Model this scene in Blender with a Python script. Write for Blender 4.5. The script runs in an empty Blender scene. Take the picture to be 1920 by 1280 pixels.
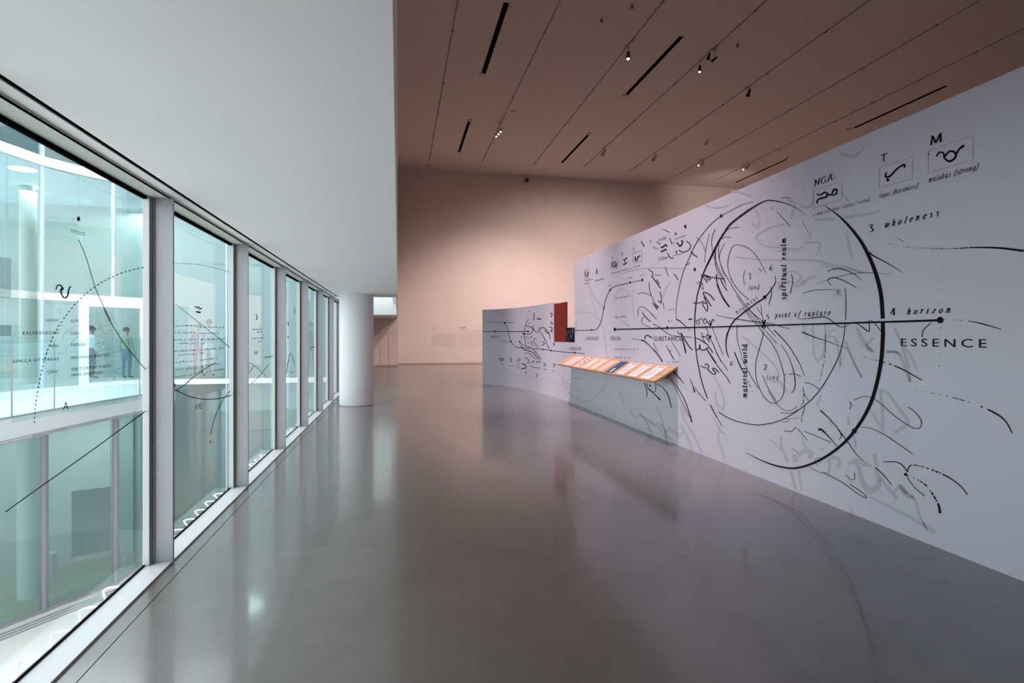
import bpy, bmesh, math, random
from mathutils import Vector, Matrix
random.seed(7)
sc = bpy.context.scene
COL = sc.collection
PI = math.pi
# ------------------------------------------------------------------ camera
F = 1030.0; VPX = 746.0; HY = 630.0; EYE = Vector((0, 0, 1.5))
PSI = math.atan((960 - VPX) / F); CS, SN = math.cos(PSI), math.sin(PSI)
cam = bpy.data.cameras.new('camera'); co = bpy.data.objects.new('camera', cam); COL.objects.link(co)
co.location = EYE; co.rotation_euler = (PI / 2, 0, -PSI)
cam.sensor_width = 36; cam.lens = 36 * F / 1920; cam.shift_y = -(640 - HY) / 1920
cam.clip_start = 0.05; cam.clip_end = 300
sc.camera = co
# ------------------------------------------------------------------ view, world, main light
sc.view_settings.view_transform = 'Standard'; sc.view_settings.look = 'None'
sc.view_settings.gamma = 1; sc.view_settings.use_curve_mapping = False
sc.view_settings.exposure = 0.55
sc.cycles.use_denoising = True; sc.cycles.denoising_prefilter = 'ACCURATE'
sc.cycles.max_bounces = 10; sc.cycles.diffuse_bounces = 6; sc.cycles.transparent_max_bounces = 16
sc.cycles.sample_clamp_indirect = 6.0; sc.cycles.caustics_reflective = False; sc.cycles.caustics_refractive = False
w = bpy.data.worlds.new('sky'); sc.world = w; w.use_nodes = True
bgn = w.node_tree.nodes['Background']; bgn.inputs[0].default_value = (0.90, 0.94, 1.0, 1); bgn.inputs[1].default_value = 3.15

def lamp(name, kind, loc, target, energy, color, **kw):
    l = bpy.data.lights.new(name, kind); l.energy = energy; l.color = color
    for k, v in kw.items(): setattr(l, k, v)
    o = bpy.data.objects.new(name, l); COL.objects.link(o); o.location = loc
    o.rotation_euler = (Vector(target) - Vector(loc)).to_track_quat('-Z', 'Y').to_euler()
    return o
WARM = (1.0, 0.76, 0.71)
WARM2 = (1.0, 0.76, 0.80)
# warm track spots: washes on back and printed walls, plus added ambient fill lamps
lamp('wash_light', 'SPOT', (5.5, 21.0, 9.9), (5.0, 29.7, -1.6), 2200, WARM, spot_size=1.38, spot_blend=1.0, shadow_soft_size=0.2)
lamp('wash_light', 'SPOT', (17.0, 24.0, 8.2), (18.5, 29.7, 9.0), 260, WARM, spot_size=1.4, spot_blend=1.0, shadow_soft_size=0.2)
lamp('wash_light', 'SPOT', (9.0, 21.0, 9.7), (9.5, 26.5, 0.0), 2600, WARM, spot_size=2.3, spot_blend=1.0, shadow_soft_size=0.3)  # this and the next two: added hall fill without a fixture
lamp('wash_light', 'SPOT', (19.0, 20.0, 9.6), (19.5, 24.0, 0.0), 2200, WARM, spot_size=2.2, spot_blend=0.9, shadow_soft_size=0.2)
lamp('wash_light', 'SPOT', (9.0, 11.0, 9.6), (9.5, 12.5, 0.0), 1700, WARM, spot_size=2.2, spot_blend=0.9, shadow_soft_size=0.2)
lamp('wash_light', 'SPOT', (1.55, 10.0, 9.9), (3.8, 11.4, 1.6), 3900, WARM2, spot_size=0.60, spot_blend=0.9, shadow_soft_size=0.05)
lamp('wash_light', 'SPOT', (1.55, 7.0, 9.9), (3.8, 7.2, 1.3), 3300, WARM2, spot_size=0.75, spot_blend=1.0, shadow_soft_size=0.05)
lamp('wash_light', 'SPOT', (1.55, 14.5, 9.9), (3.7, 14.4, 1.0), 3000, WARM2, spot_size=0.50, spot_blend=0.9, shadow_soft_size=0.05)

# ------------------------------------------------------------------ helpers
def ray(x, y):
    xc = (x - 960) / F; zc = (HY - y) / F
    return Vector((xc * CS + SN, -xc * SN + CS, zc))
def at(x, y, D): return EYE + ray(x, y) * D
def on_x(X):
    def f(x, y):
        d = ray(x, y); return EYE + d * (X / d.x)
    return f
def on_y(Y):
    def f(x, y):
        d = ray(x, y); return EYE + d * (Y / d.y)
    return f
def on_z(Z):
    def f(x, y):
        d = ray(x, y); return EYE + d * ((Z - 1.5) / d.z)
    return f

def tag(o, label=None, cat=None, group=None, kind=None):
    if label: o['label'] = label
    if cat: o['category'] = cat
    if group: o['group'] = group
    if kind: o['kind'] = kind
    return o
def link(name, me, parent=None):
    o = bpy.data.objects.new(name, me); COL.objects.link(o)
    if parent is not None:
        o.parent = parent; o.matrix_parent_inverse = Matrix.Translation(-parent.location)
    return o
def empty(name, loc, label=None, cat=None, group=None):
    o = bpy.data.objects.new(name, None); COL.objects.link(o); o.location = loc
    o.empty_display_size = 0.1
    return tag(o, label, cat, group)

class MB:
    def __init__(s): s.v = []; s.f = []; s.mi = []
    def add(s, vs, fs, mi=0):
        n = len(s.v); s.v += [tuple(p) for p in vs]; s.f += [tuple(i + n for i in f) for f in fs]; s.mi += [mi] * len(fs); return s
    def box(s, x0, x1, y0, y1, z0, z1, mi=0):
        return s.add([(x0,y0,z0),(x1,y0,z0),(x1,y1,z0),(x0,y1,z0),(x0,y0,z1),(x1,y0,z1),(x1,y1,z1),(x0,y1,z1)],
            [(0,3,2,1),(4,5,6,7),(0,1,5,4),(1,2,6,5),(2,3,7,6),(3,0,4,7)], mi)
    def prism(s, poly, z0, z1, mi=0):
        n = len(poly)
        a = sum(poly[i][0]*poly[(i+1)%n][1]-poly[(i+1)%n][0]*poly[i][1] for i in range(n))
        if a < 0: poly = poly[::-1]
        vs = [(p[0],p[1],z0) for p in poly] + [(p[0],p[1],z1) for p in poly]
        fs = [tuple(range(n-1,-1,-1)), tuple(range(n,2*n))] + [(i,(i+1)%n,(i+1)%n+n,i+n) for i in range(n)]
        return s.add(vs, fs, mi)
    def hexa(s, a, mi=0):   # eight corners: bottom four, top four
        return s.add(a, [(0,3,2,1),(4,5,6,7),(0,1,5,4),(1,2,6,5),(2,3,7,6),(3,0,4,7)], mi)
    def tube(s, pts, r, n=8, mi=0, closed=False):
        pts = [Vector(p) for p in pts]; rings = []
        N = len(pts)
        for i, p in enumerate(pts):
            a = pts[max(i-1,0)]; b = pts[min(i+1,N-1)]
            t = (b - a).normalized(); up = Vector((0,0,1)) if abs(t.z) < .9 else Vector((1,0,0))
            u = t.cross(up).normalized(); v = t.cross(u)
            rr = r[i] if isinstance(r,(list,tuple)) else r
            rings.append([p + (u*math.cos(2*PI*k/n) + v*math.sin(2*PI*k/n))*rr for k in range(n)])
        vs = [q for R in rings for q in R]; fs = []
        for i in range(N-1):
            for k in range(n):
                fs.append((i*n+k, i*n+(k+1)%n, (i+1)*n+(k+1)%n, (i+1)*n+k))
        fs.append(tuple(range(n))); fs.append(tuple((N-1)*n+k for k in range(n-1,-1,-1)))
        return s.add(vs, fs, mi)
    def build(s, name, mats, parent=None, smooth=False):
        me = bpy.data.meshes.new(name); me.from_pydata(s.v, [], s.f)
        for m in (mats if isinstance(mats,(list,tuple)) else [mats]): me.materials.append(m)
        if any(s.mi): me.polygons.foreach_set('material_index', s.mi)
        bm = bmesh.new(); bm.from_mesh(me); bmesh.ops.recalc_face_normals(bm, faces=bm.faces); bm.to_mesh(me); bm.free()
        if smooth:
            me.polygons.foreach_set('use_smooth', [True]*len(me.polygons))
            try: me.set_sharp_from_angle(angle=0.7)
            except Exception: pass
        me.update()
        return link(name, me, parent)

# ------------------------------------------------------------------ materials
def principled(name, color, rough=0.6, metal=0.0, spec=0.5, noise=None, bump=None, emit=None, es=0.0):
    m = bpy.data.materials.new(name); m.use_nodes = True
    nt = m.node_tree; b = nt.nodes['Principled BSDF']
    b.inputs['Base Color'].default_value = (*color, 1); b.inputs['Roughness'].default_value = rough
    b.inputs['Metallic'].default_value = metal; b.inputs['Specular IOR Level'].default_value = spec
    tc = nt.nodes.new('ShaderNodeTexCoord')
    if noise:
        scale, amt = noise[:2]
        n = nt.nodes.new('ShaderNodeTexNoise'); n.inputs['Scale'].default_value = scale; n.inputs['Detail'].default_value = 6
        nt.links.new(tc.outputs['Object'], n.inputs['Vector'])
        r = nt.nodes.new('ShaderNodeValToRGB')
        r.color_ramp.elements[0].position = .3; r.color_ramp.elements[1].position = .7
        r.color_ramp.elements[0].color = (*[c*(1-amt) for c in color],1); r.color_ramp.elements[1].color = (*[min(1,c*(1+amt)) for c in color],1)
        nt.links.new(n.outputs['Fac'], r.inputs['Fac']); nt.links.new(r.outputs['Color'], b.inputs['Base Color'])
    if bump:
        n2 = nt.nodes.new('ShaderNodeTexNoise'); n2.inputs['Scale'].default_value = bump[0]; n2.inputs['Detail'].default_value = 4
        nt.links.new(tc.outputs['Object'], n2.inputs['Vector'])
        bp = nt.nodes.new('ShaderNodeBump'); bp.inputs['Strength'].default_value = bump[1]; bp.inputs['Distance'].default_value = .01
        nt.links.new(n2.outputs['Fac'], bp.inputs['Height']); nt.links.new(bp.outputs['Normal'], b.inputs['Normal'])
    if emit:
        b.inputs['Emission Color'].default_value = (*emit,1); b.inputs['Emission Strength'].default_value = es
    return m
def glass(name, tint, refl=0.08, rough=0.0):
    m = bpy.data.materials.new(name); m.use_nodes = True; nt = m.node_tree
    for n in list(nt.nodes): nt.nodes.remove(n)
    out = nt.nodes.new('ShaderNodeOutputMaterial'); mix = nt.nodes.new('ShaderNodeMixShader')
    t = nt.nodes.new('ShaderNodeBsdfTransparent'); t.inputs[0].default_value = (*tint,1)
    g = nt.nodes.new('ShaderNodeBsdfGlossy'); g.inputs['Roughness'].default_value = rough; g.inputs[0].default_value = (.9,1,1,1)
    lw = nt.nodes.new('ShaderNodeLayerWeight'); lw.inputs['Blend'].default_value = .5
    pw = nt.nodes.new('ShaderNodeMath'); pw.operation = 'POWER'; pw.inputs[1].default_value = 4.0
    ma = nt.nodes.new('ShaderNodeMath'); ma.operation = 'MULTIPLY_ADD'; ma.inputs[1].default_value = .6; ma.inputs[2].default_value = refl
    nt.links.new(lw.outputs['Facing'], pw.inputs[0]); nt.links.new(pw.outputs[0], ma.inputs[0])
    nt.links.new(ma.outputs[0], mix.inputs[0]); nt.links.new(t.outputs[0], mix.inputs[1]); nt.links.new(g.outputs[0], mix.inputs[2])
    nt.links.new(mix.outputs[0], out.inputs[0]); return m

M = {}
M['wall'] = principled('warm_white_paint', (.74,.665,.63), .75, noise=(1.2,.02))
M['ceil'] = principled('hall_ceiling_paint', (.66,.575,.54), .8)
M['soffit'] = principled('soffit_paint', (.93,.93,.93), .7, bump=(60,.05))
M['mural'] = principled('mural_white', (.545,.53,.61), .5, noise=(.6,.01))
M['muraledge'] = principled('mural_edge', (.8,.8,.82), .6)
M['column'] = principled('column_paint', (.62,.615,.63), .6)
M['frame'] = principled('grey_aluminium', (.27,.275,.285), .42, .35)
M['framel'] = principled('light_aluminium', (.46,.47,.46), .45, .2)
M['sill'] = principled('white_sill', (.56,.575,.58), .45)
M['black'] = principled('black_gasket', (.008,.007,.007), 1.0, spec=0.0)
M['ink'] = principled('black_ink', (.010,.006,.010), .8, spec=.1)
M['inkg'] = principled('grey_ink', (.16,.145,.17), .6)
M['ghost'] = principled('pale_grey_ink', (.43,.415,.48), .6)
M['track'] = principled('track_line', (.26,.20,.18), .6)
M['wood'] = None
M['red'] = principled('red_panel', (.19,.018,.013), .6, spec=.2, noise=(3,.12))
M['white'] = principled('white_paint', (.86,.86,.85), .5)
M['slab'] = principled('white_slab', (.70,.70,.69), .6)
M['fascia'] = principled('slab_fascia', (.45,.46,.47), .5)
M['steel'] = principled('steel_mullion', (.20,.19,.215), .5, .0)
M['bluesteel'] = principled('pale_blue_mullion', (.55,.62,.70), .4, .2)
M['pave'] = principled('courtyard_paving', (.54,.52,.49), .7, noise=(.5,.08))
M['oppwall'] = principled('pale_green_panel', (.44,.48,.46), .6)
M['oppdark'] = principled('grey_door_panel', (.30,.35,.37), .5)
M['oppfloor'] = principled('olive_floor', (.36,.37,.30), .4, noise=(1,.1))
M['oppceil'] = principled('opp_ceiling', (.74,.82,.86), .6)
M['glass'] = glass('clear_glass', (.955,.98,.975), .04)
M['oglass'] = glass('teal_glass', (.70,.80,.81), .06)
M['card'] = principled('white_card', (.62,.58,.595), .6)
M['blue'] = principled('blue_card', (.03,.065,.17), .5)
M['lamp'] = principled('lamp_glow', (1,.95,.9), .5, emit=(1,.9,.82), es=7)
M['dblack'] = principled('fixture_black', (.015,.014,.014), .4)
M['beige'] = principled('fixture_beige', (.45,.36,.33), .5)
M['faint'] = principled('faint_print', (.63,.555,.52), .7)
M['groove_shade'] = principled('groove_shade_grey', (.24,.235,.23), .7)  # shaded tone of the recess beside the mullion fin
M['header'] = principled('pale_header', (.60,.645,.62), .5)
M['railglass'] = glass('railing_glass', (.86,.95,.95), .05)
M['beigecol'] = principled('beige_column', (.50,.52,.45), .6)
M['joint'] = principled('floor_joint', (.07,.07,.068), .6)

def wood():
    m = bpy.data.materials.new('light_wood'); m.use_nodes = True; nt = m.node_tree; b = nt.nodes['Principled BSDF']
    tc = nt.nodes.new('ShaderNodeTexCoord'); mp = nt.nodes.new('ShaderNodeMapping'); mp.inputs['Scale'].default_value = (14, 1.2, 14)
    n = nt.nodes.new('ShaderNodeTexNoise'); n.inputs['Scale'].default_value = 3; n.inputs['Detail'].default_value = 8; n.inputs['Distortion'].default_value = .6
    r = nt.nodes.new('ShaderNodeValToRGB'); r.color_ramp.elements[0].color = (.38,.215,.105,1); r.color_ramp.elements[1].color = (.55,.35,.195,1)
    r.color_ramp.elements[0].position = .35; r.color_ramp.elements[1].position = .65
    nt.links.new(tc.outputs['Object'], mp.inputs[0]); nt.links.new(mp.outputs[0], n.inputs['Vector']); nt.links.new(n.outputs['Fac'], r.inputs[0])
    nt.links.new(r.outputs[0], b.inputs['Base Color']); b.inputs['Roughness'].default_value = .45
    return m
M['wood'] = wood()

def concrete():
    m = bpy.data.materials.new('polished_concrete'); m.use_nodes = True; nt = m.node_tree; b = nt.nodes['Principled BSDF']; L = nt.links.new
    tc = nt.nodes.new('ShaderNodeTexCoord')
    n1 = nt.nodes.new('ShaderNodeTexNoise'); n1.inputs['Scale'].default_value = .55; n1.inputs['Detail'].default_value = 4; n1.inputs['Roughness'].default_value = .62; n1.inputs['Distortion'].default_value = .4
    n2 = nt.nodes.new('ShaderNodeTexNoise'); n2.inputs['Scale'].default_value = 2.6; n2.inputs['Detail'].default_value = 3; n2.inputs['Distortion'].default_value = 1.2
    n3 = nt.nodes.new('ShaderNodeTexNoise'); n3.inputs['Scale'].default_value = .8; n3.inputs['Detail'].default_value = 3; n3.inputs['Distortion'].default_value = .5
    for n in (n1,n2,n3): L(tc.outputs['Object'], n.inputs['Vector'])
    r = nt.nodes.new('ShaderNodeValToRGB'); e = r.color_ramp.elements
    e[0].position = .25; e[0].color = (.118,.106,.097,1); e[1].position = .75; e[1].color = (.152,.138,.127,1)
    L(n1.outputs['Fac'], r.inputs[0])
    r2 = nt.nodes.new('ShaderNodeValToRGB'); e = r2.color_ramp.elements
    e[0].position = .3; e[0].color = (.80,.80,.80,1); e[1].position = .7; e[1].color = (1.1,1.1,1.1,1)
    L(n2.outputs['Fac'], r2.inputs[0])
    mx = nt.nodes.new('ShaderNodeMixRGB'); mx.blend_type = 'MULTIPLY'; mx.inputs[0].default_value = .4
    L(r.outputs[0], mx.inputs[1]); L(r2.outputs[0], mx.inputs[2]); L(mx.outputs[0], b.inputs['Base Color'])
    mr = nt.nodes.new('ShaderNodeMapRange'); mr.inputs['From Min'].default_value = .3; mr.inputs['From Max'].default_value = .7
    mr.inputs['To Min'].default_value = .25; mr.inputs['To Max'].default_value = .31
    b.inputs['Coat Weight'].default_value = .45; b.inputs['Coat Roughness'].default_value = .09
    b.inputs['Roughness'].default_value = .27
    b.inputs['Specular IOR Level'].default_value = 1.0
    return m
M['floor'] = concrete()

# ------------------------------------------------------------------ ribbons, dots and lettering laid on a surface
def catmull(pts, step=4.0):
    if len(pts) < 3:
        (x0,y0),(x1,y1) = pts[0], pts[-1]; n = max(2, int(math.hypot(x1-x0,y1-y0)/step)+1)
        return [(x0+(x1-x0)*i/n, y0+(y1-y0)*i/n) for i in range(n+1)]
    P = [pts[0]] + list(pts) + [pts[-1]]; out = []
    for i in range(1, len(P)-2):
        p0,p1,p2,p3 = P[i-1],P[i],P[i+1],P[i+2]
        n = max(2, int(math.hypot(p2[0]-p1[0], p2[1]-p1[1])/step)+1)
        for k in range(n):
            t = k/n; t2 = t*t; t3 = t2*t
            out.append(tuple(.5*((2*p1[j]) + (-p0[j]+p2[j])*t + (2*p0[j]-5*p1[j]+4*p2[j]-p3[j])*t2 + (-p0[j]+3*p1[j]-3*p2[j]+p3[j])*t3) for j in (0,1)))
    out.append(tuple(P[-2])); return out
def wat(ws, t):
    if not isinstance(ws, (tuple,list)): return ws
    if len(ws) == 1: return ws[0]
    f = t*(len(ws)-1); i = min(int(f), len(ws)-2); return ws[i] + (ws[i+1]-ws[i])*(f-i)
def ribbon(mb, pts, ws, surf, step=3.5, dry=None, dash=None, smooth=True):
    s = catmull(pts, step) if smooth else catmull_lin(pts, step)
    L = [0]
    for a, b in zip(s, s[1:]): L.append(L[-1] + math.hypot(b[0]-a[0], b[1]-a[1]))
    tot = L[-1] or 1; n = len(s); vs = []
    for i, p in enumerate(s):
        a = s[max(i-1,0)]; b = s[min(i+1,n-1)]; dx, dy = b[0]-a[0], b[1]-a[1]; l = math.hypot(dx,dy) or 1
        w = wat(ws, L[i]/tot)/2; nx, ny = -dy/l*w, dx/l*w
        vs.append(surf(p[0]+nx, p[1]+ny)); vs.append(surf(p[0]-nx, p[1]-ny))
    fs = []
    for i in range(n-1):
        t = L[i]/tot
        if dry and dry[0] <= t <= dry[1] and random.random() < .45: continue
        if dash and (L[i] % dash[0]) > dash[1]: continue
        fs.append((2*i, 2*i+1, 2*i+3, 2*i+2))
    if fs: mb.add(vs, fs)
def catmull_lin(pts, step):
    out = []
    for a, b in zip(pts, pts[1:]):
        n = max(1, int(math.hypot(b[0]-a[0], b[1]-a[1])/step))
        out += [(a[0]+(b[0]-a[0])*k/n, a[1]+(b[1]-a[1])*k/n) for k in range(n)]
    return out + [pts[-1]]
def dot(mb, x, y, rx, ry, surf, n=14):
    vs = [surf(x+rx*math.cos(2*PI*k/n), y+ry*math.sin(2*PI*k/n)) for k in range(n)]
    mb.add(vs, [tuple(range(n))])
def dots(mb, pts, gap, r, surf):
    s = catmull(pts, 1.0); acc = 0; last = s[0]
    for p in s:
        acc += math.hypot(p[0]-last[0], p[1]-last[1]); last = p
        if acc >= gap: acc = 0; dot(mb, p[0], p[1], r, r, surf, 6)
CR = {'A':(1280,340,4.267),'B':(1280,580,4.0),'C':(1500,220,4.267),'D':(1600,550,2.722),'E':(1060,400,5.817),'F':(1060,600,4.923),
      'G':(890,540,5.333),'H':(900,560,9.14),'I':(1080,420,9.144),'J':(1200,400,9.143),'K':(1220,520,8.0),'L':(1200,660,6.4),
      'M':(1280,360,6.4),'N':(1440,700,4.571),'O':(1560,640,3.5556),'P':(1370,520,5.334),'Q':(1030,640,7.385),'R':(1000,540,10.667),
      'a':(0,400,6.4),'b':(0,580,6.4),'c':(0,760,6.4),'d':(320,520,6.4),'e':(320,680,5.333),'f':(520,520,4.925),'_':(0,0,1.0)}
def px(k, pts):
    x0,y0,s = CR[k]
    if isinstance(pts[0], (int,float)): return (x0+pts[0]/s, y0+pts[1]/s)
    return [(x0+a/s, y0+b/s) for a,b in pts]

def sans_mesh(text, spacing=1.0):
    cu = bpy.data.curves.new('t', 'FONT'); cu.body = text; cu.space_character = spacing; cu.resolution_u = 3
    o = bpy.data.objects.new('t', cu); COL.objects.link(o)
    dg = bpy.context.evaluated_depsgraph_get(); me = o.evaluated_get(dg).to_mesh()
    v = [tuple(p.co) for p in me.vertices]; f = [tuple(p.vertices) for p in me.polygons]
    o.evaluated_get(dg).to_mesh_clear(); bpy.data.objects.remove(o); bpy.data.curves.remove(cu)
    return v, f
def place2d(mb, v, f, p0, p1, pu, surf, height):
    """affine map: text x range -> p0..p1, height -> p0..pu (all photo px on the surface)"""
    A, B, U = surf(*p0), surf(*p1), surf(*pu)
    x0 = min(p[0] for p in v); x1 = max(p[0] for p in v)
    vs = [A + (B-A)*((p[0]-x0)/(x1-x0)) + (U-A)*(p[1]/height) for p in v]
    mb.add(vs, f)
GL = {
'a':(.82,[[(.55,.85),(.35,1),(.1,.75),(.05,.35),(.2,0),(.4,.1),(.58,.5)],[(.62,1),(.55,.2),(.65,0),(.8,.12)]]),
'b':(.75,[[(.25,1.6),(.08,.3),(.2,0),(.5,.1),(.65,.6),(.5,1),(.25,.9),(.13,.55)]]),
'c':(.68,[[(.6,.8),(.4,1),(.1,.7),(.08,.3),(.3,0),(.6,.2)]]),
'd':(.85,[[(.55,.85),(.35,1),(.1,.75),(.05,.35),(.2,0),(.4,.1),(.58,.5)],[(.78,1.6),(.57,.2),(.66,0),(.8,.12)]]),
'e':(.68,[[(.08,.5),(.5,.6),(.6,.8),(.38,1),(.12,.7),(.06,.3),(.28,0),(.6,.2)]]),
'f':(.6,[[(.85,1.5),(.65,1.6),(.5,1.2),(.3,0),(.15,-.45),(-.05,-.4)],[(.15,.95),(.65,.95)]]),
'g':(.8,[[(.55,.85),(.35,1),(.1,.75),(.05,.4),(.2,.1),(.4,.2),(.58,.55)],[(.65,1),(.55,-.15),(.3,-.5),(.05,-.35)]]),
'h':(.8,[[(.25,1.6),(.05,0)],[(.12,.5),(.4,1),(.6,.85),(.52,.2),(.6,0),(.74,.12)]]),
'i':(.42,[[(.05,.88),(.2,1),(.12,.2),(.2,0),(.36,.12)],[(.24,1.34),(.28,1.46)]]),
'k':(.75,[[(.25,1.6),(.05,0)],[(.6,1),(.12,.48)],[(.2,.52),(.48,.03),(.68,.08)]]),
'l':(.4,[[(.3,1.6),(.1,.2),(.2,0),(.34,.1)]]),
'm':(1.1,[[(.02,.9),(.17,1),(.05,0)],[(.1,.5),(.35,1),(.5,.85),(.42,0)],[(.46,.5),(.72,1),(.87,.85),(.8,.2),(.88,0),(1.02,.12)]]),
'n':(.82,[[(.02,.9),(.17,1),(.05,0)],[(.1,.5),(.4,1),(.6,.85),(.52,.2),(.6,0),(.76,.12)]]),
'o':(.75,[[(.38,1),(.12,.8),(.06,.4),(.25,.0),(.5,.15),(.65,.6),(.58,.9),(.38,1)]]),
'p':(.78,[[(.02,.9),(.18,1),(-.02,-.5)],[(.1,.5),(.38,1),(.62,.8),(.56,.25),(.32,0),(.06,.15)],[(-.12,-.5),(.12,-.5)]]),
'r':(.6,[[(.02,.9),(.18,1),(.06,0)],[(.1,.5),(.36,1),(.54,.9)]]),
's':(.6,[[(.52,.82),(.3,1),(.12,.8),(.3,.52),(.48,.28),(.3,0),(.04,.15)]]),
't':(.5,[[(.3,1.4),(.12,.2),(.22,0),(.42,.12)],[(.02,.95),(.48,.95)]]),
'u':(.85,[[(.02,.88),(.16,1),(.1,.25),(.25,0),(.45,.15),(.6,.6)],[(.67,1),(.58,.2),(.67,0),(.82,.12)]]),
'w':(1.05,[[(.02,.95),(.16,1),(.12,.2),(.28,0),(.45,.4),(.54,1)],[(.5,.4),(.62,0),(.85,.3),(.97,.95)]]),
'z':(.7,[[(.1,.95),(.62,.95)],[(.62,.95),(.05,.05)],[(.05,.05),(.62,.05)]]),
'v':(.7,[[(.02,.9),(.14,1),(.25,0)],[(.25,0),(.6,.7),(.58,1)]]),
'(':(.4,[[(.42,1.65),(.15,1),(.08,.3),(.2,-.4)]]), ')':(.4,[[(.2,1.65),(.32,1),(.22,.2),(-.05,-.4)]]),
'/':(.55,[[(.5,1.6),(0,-.1)]]), '-':(.5,[[(.05,.5),(.4,.5)]]), ' ':(.55,[]), 'x':(.7,[[(.1,1),(.55,0)],[(.6,1),(.05,0)]]),
'1':(.6,[[(.12,1.3),(.34,1.55),(.34,0)],[(.15,0),(.52,0)]]),
'2':(.8,[[(.1,1.2),(.35,1.55),(.62,1.25),(.5,.75),(.08,0)],[(.08,.02),(.68,.04)]]),
'3':(.8,[[(.12,1.3),(.35,1.55),(.58,1.3),(.3,.85)],[(.3,.85),(.62,.5),(.5,.08),(.1,.06)]]),
'4':(.85,[[(.5,0),(.5,1.55)],[(.5,1.5),(.04,.42)],[(.04,.42),(.76,.42)]]),
'5':(.75,[[(.65,1.55),(.2,1.55)],[(.2,1.52),(.14,.88),(.5,.85),(.62,.4),(.4,.02),(.06,.1)]]),
'6':(.8,[[(.62,1.55),(.25,1.2),(.08,.6),(.2,.08),(.45,.0),(.62,.4),(.45,.8),(.2,.75),(.12,.5)]]),
'N':(1.2,[[(.12,0),(.2,1.45)],[(.2,1.45),(.95,.02)],[(.95,.02),(1.0,1.45)],[(0,1.45),(.28,1.45)],[(.0,0),(.26,0)],[(.85,1.45),(1.15,1.45)]]),
'G':(1.15,[[(.95,1.2),(.6,1.5),(.2,1.2),(.08,.7),(.25,.15),(.6,-.02),(.95,.15)],[(.95,.15),(.95,.62)],[(.75,.62),(1.1,.62)]]),
'A':(1.15,[[(.1,0),(.58,1.5)],[(.58,1.5),(1.0,0)],[(.28,.5),(.85,.5)],[(0,0),(.25,0)],[(.85,0),(1.15,0)]]),
'T':(1.0,[[(.5,0),(.5,1.45)],[(.05,1.2),(.07,1.45),(.95,1.45),(.97,1.2)],[(.35,0),(.66,0)]]),
'M':(1.5,[[(.15,0),(.25,1.45)],[(.25,1.45),(.72,.05)],[(.72,.05),(1.2,1.45)],[(1.2,1.45),(1.3,0)],[(.02,0),(.3,0)],[(1.15,0),(1.45,0)],[(.1,1.45),(.3,1.45)],[(1.15,1.45),(1.36,1.45)]]),
'W':(1.3,[[(.08,1.45),(.38,0)],[(.38,0),(.65,1.2)],[(.65,1.2),(.92,0)],[(.92,0),(1.22,1.45)]]),
}
SERIFS = {'d':[(.68,1.6)],'h':[(.15,1.6)],'l':[(.2,1.6)],'k':[(.15,1.6)]}
def serif_mesh(text, weight=.15, slant=.0, spacing=.1, thin=.35):
    v = []; f = []; X = 0
    for ch in text:
        wdt, strokes = GL[ch]
        for st in strokes:
            if len(st) == 2: s = [tuple(st[0]), tuple(((st[0][0]+st[1][0])/2, (st[0][1]+st[1][1])/2)), tuple(st[1])]
            else: s = catmull(st, .09)
            n = len(s); b = len(v)
            for i, p in enumerate(s):
                a = s[max(i-1,0)]; c = s[min(i+1,n-1)]; dx, dy = c[0]-a[0], c[1]-a[1]; l = math.hypot(dx,dy) or 1
                k = thin + (1-thin)*abs(dy/l*.95 + dx/l*.3); wd = weight*k/2
                nx, ny = -dy/l*wd, dx/l*wd
                for sg in (1,-1):
                    xx, yy = p[0]+sg*nx, p[1]+sg*ny
                    v.append((X + xx + slant*yy, yy, 0))
            for i in range(n-1): f.append((b+2*i, b+2*i+1, b+2*i+3, b+2*i+2))
        X += wdt + spacing
    return v, f
def squiggle(mb, p0, p1, h, surf, w=.7, seed=0):
    """illegible small print: a run of short upright ticks and loops"""
    rnd = random.Random(seed + int(p0[0]*7+p0[1]*3)); L = math.hypot(p1[0]-p0[0], p1[1]-p0[1]); x = 0
    ux, uy = (p1[0]-p0[0])/L, (p1[1]-p0[1])/L
    while x < L:
        wl = rnd.uniform(2.5, 9)*max(h/3,.6); pts = []; xx = x; up = 0
        while xx < min(x+wl, L):
            hh = -h*rnd.choice([.9,1,1.3,.2]) if up else 0; up = not up
            pts.append((p0[0]+ux*xx, p0[1]+uy*xx+hh)); xx += h*.33
        if len(pts) > 1: ribbon(mb, pts, w, surf, step=2.0)
        x += wl + h*.7
# ------------------------------------------------------------------ structure
CEIL = 10.4; SOF = 2.42; YB = 29.7; YF = -8.0; XR = 26.0; YSE = 13.35
def struct(o): o['kind'] = 'structure'; return o
def sbox(name, *a, mat='wall', parent=None):
    o = MB().box(*a).build(name, M[mat], parent)
    if parent is None: struct(o)
    return o
floor = sbox('floor', -1.36, XR, YF, YB+.2, -.25, 0, mat='floor')
border = sbox('floor', -1.46, -1.366, YF, YB, -.25, 0, mat='floor')
MB().box(-1.366, -1.36, YF, YB, -.25, -.004).build('joint', M['joint'], floor)
ceiling = sbox('ceiling', -.02, XR, YF, YB+.2, CEIL, CEIL+.2, mat='ceil')
soffit = sbox('ceiling', -1.366, -.014, YF, YSE, SOF, SOF+.5, mat='soffit')
strip = sbox('ceiling', -1.475, -1.397, YF, YSE, SOF, SOF+.1, mat='soffit')
MB().box(-1.397, -1.366, YF, YSE, SOF+.006, SOF+.1).build('slot_dark_fill', M['black'], strip)  # black fill paints the open slot's darkness
wl = sbox('wall_left', -.2, -.014, YF, 28.1, SOF+.5, CEIL+.1, mat='soffit')
MB().box(-.045, -.014, YSE, 28.1, SOF, SOF+.5).build('lower_fascia', M['soffit'], wl)
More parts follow.
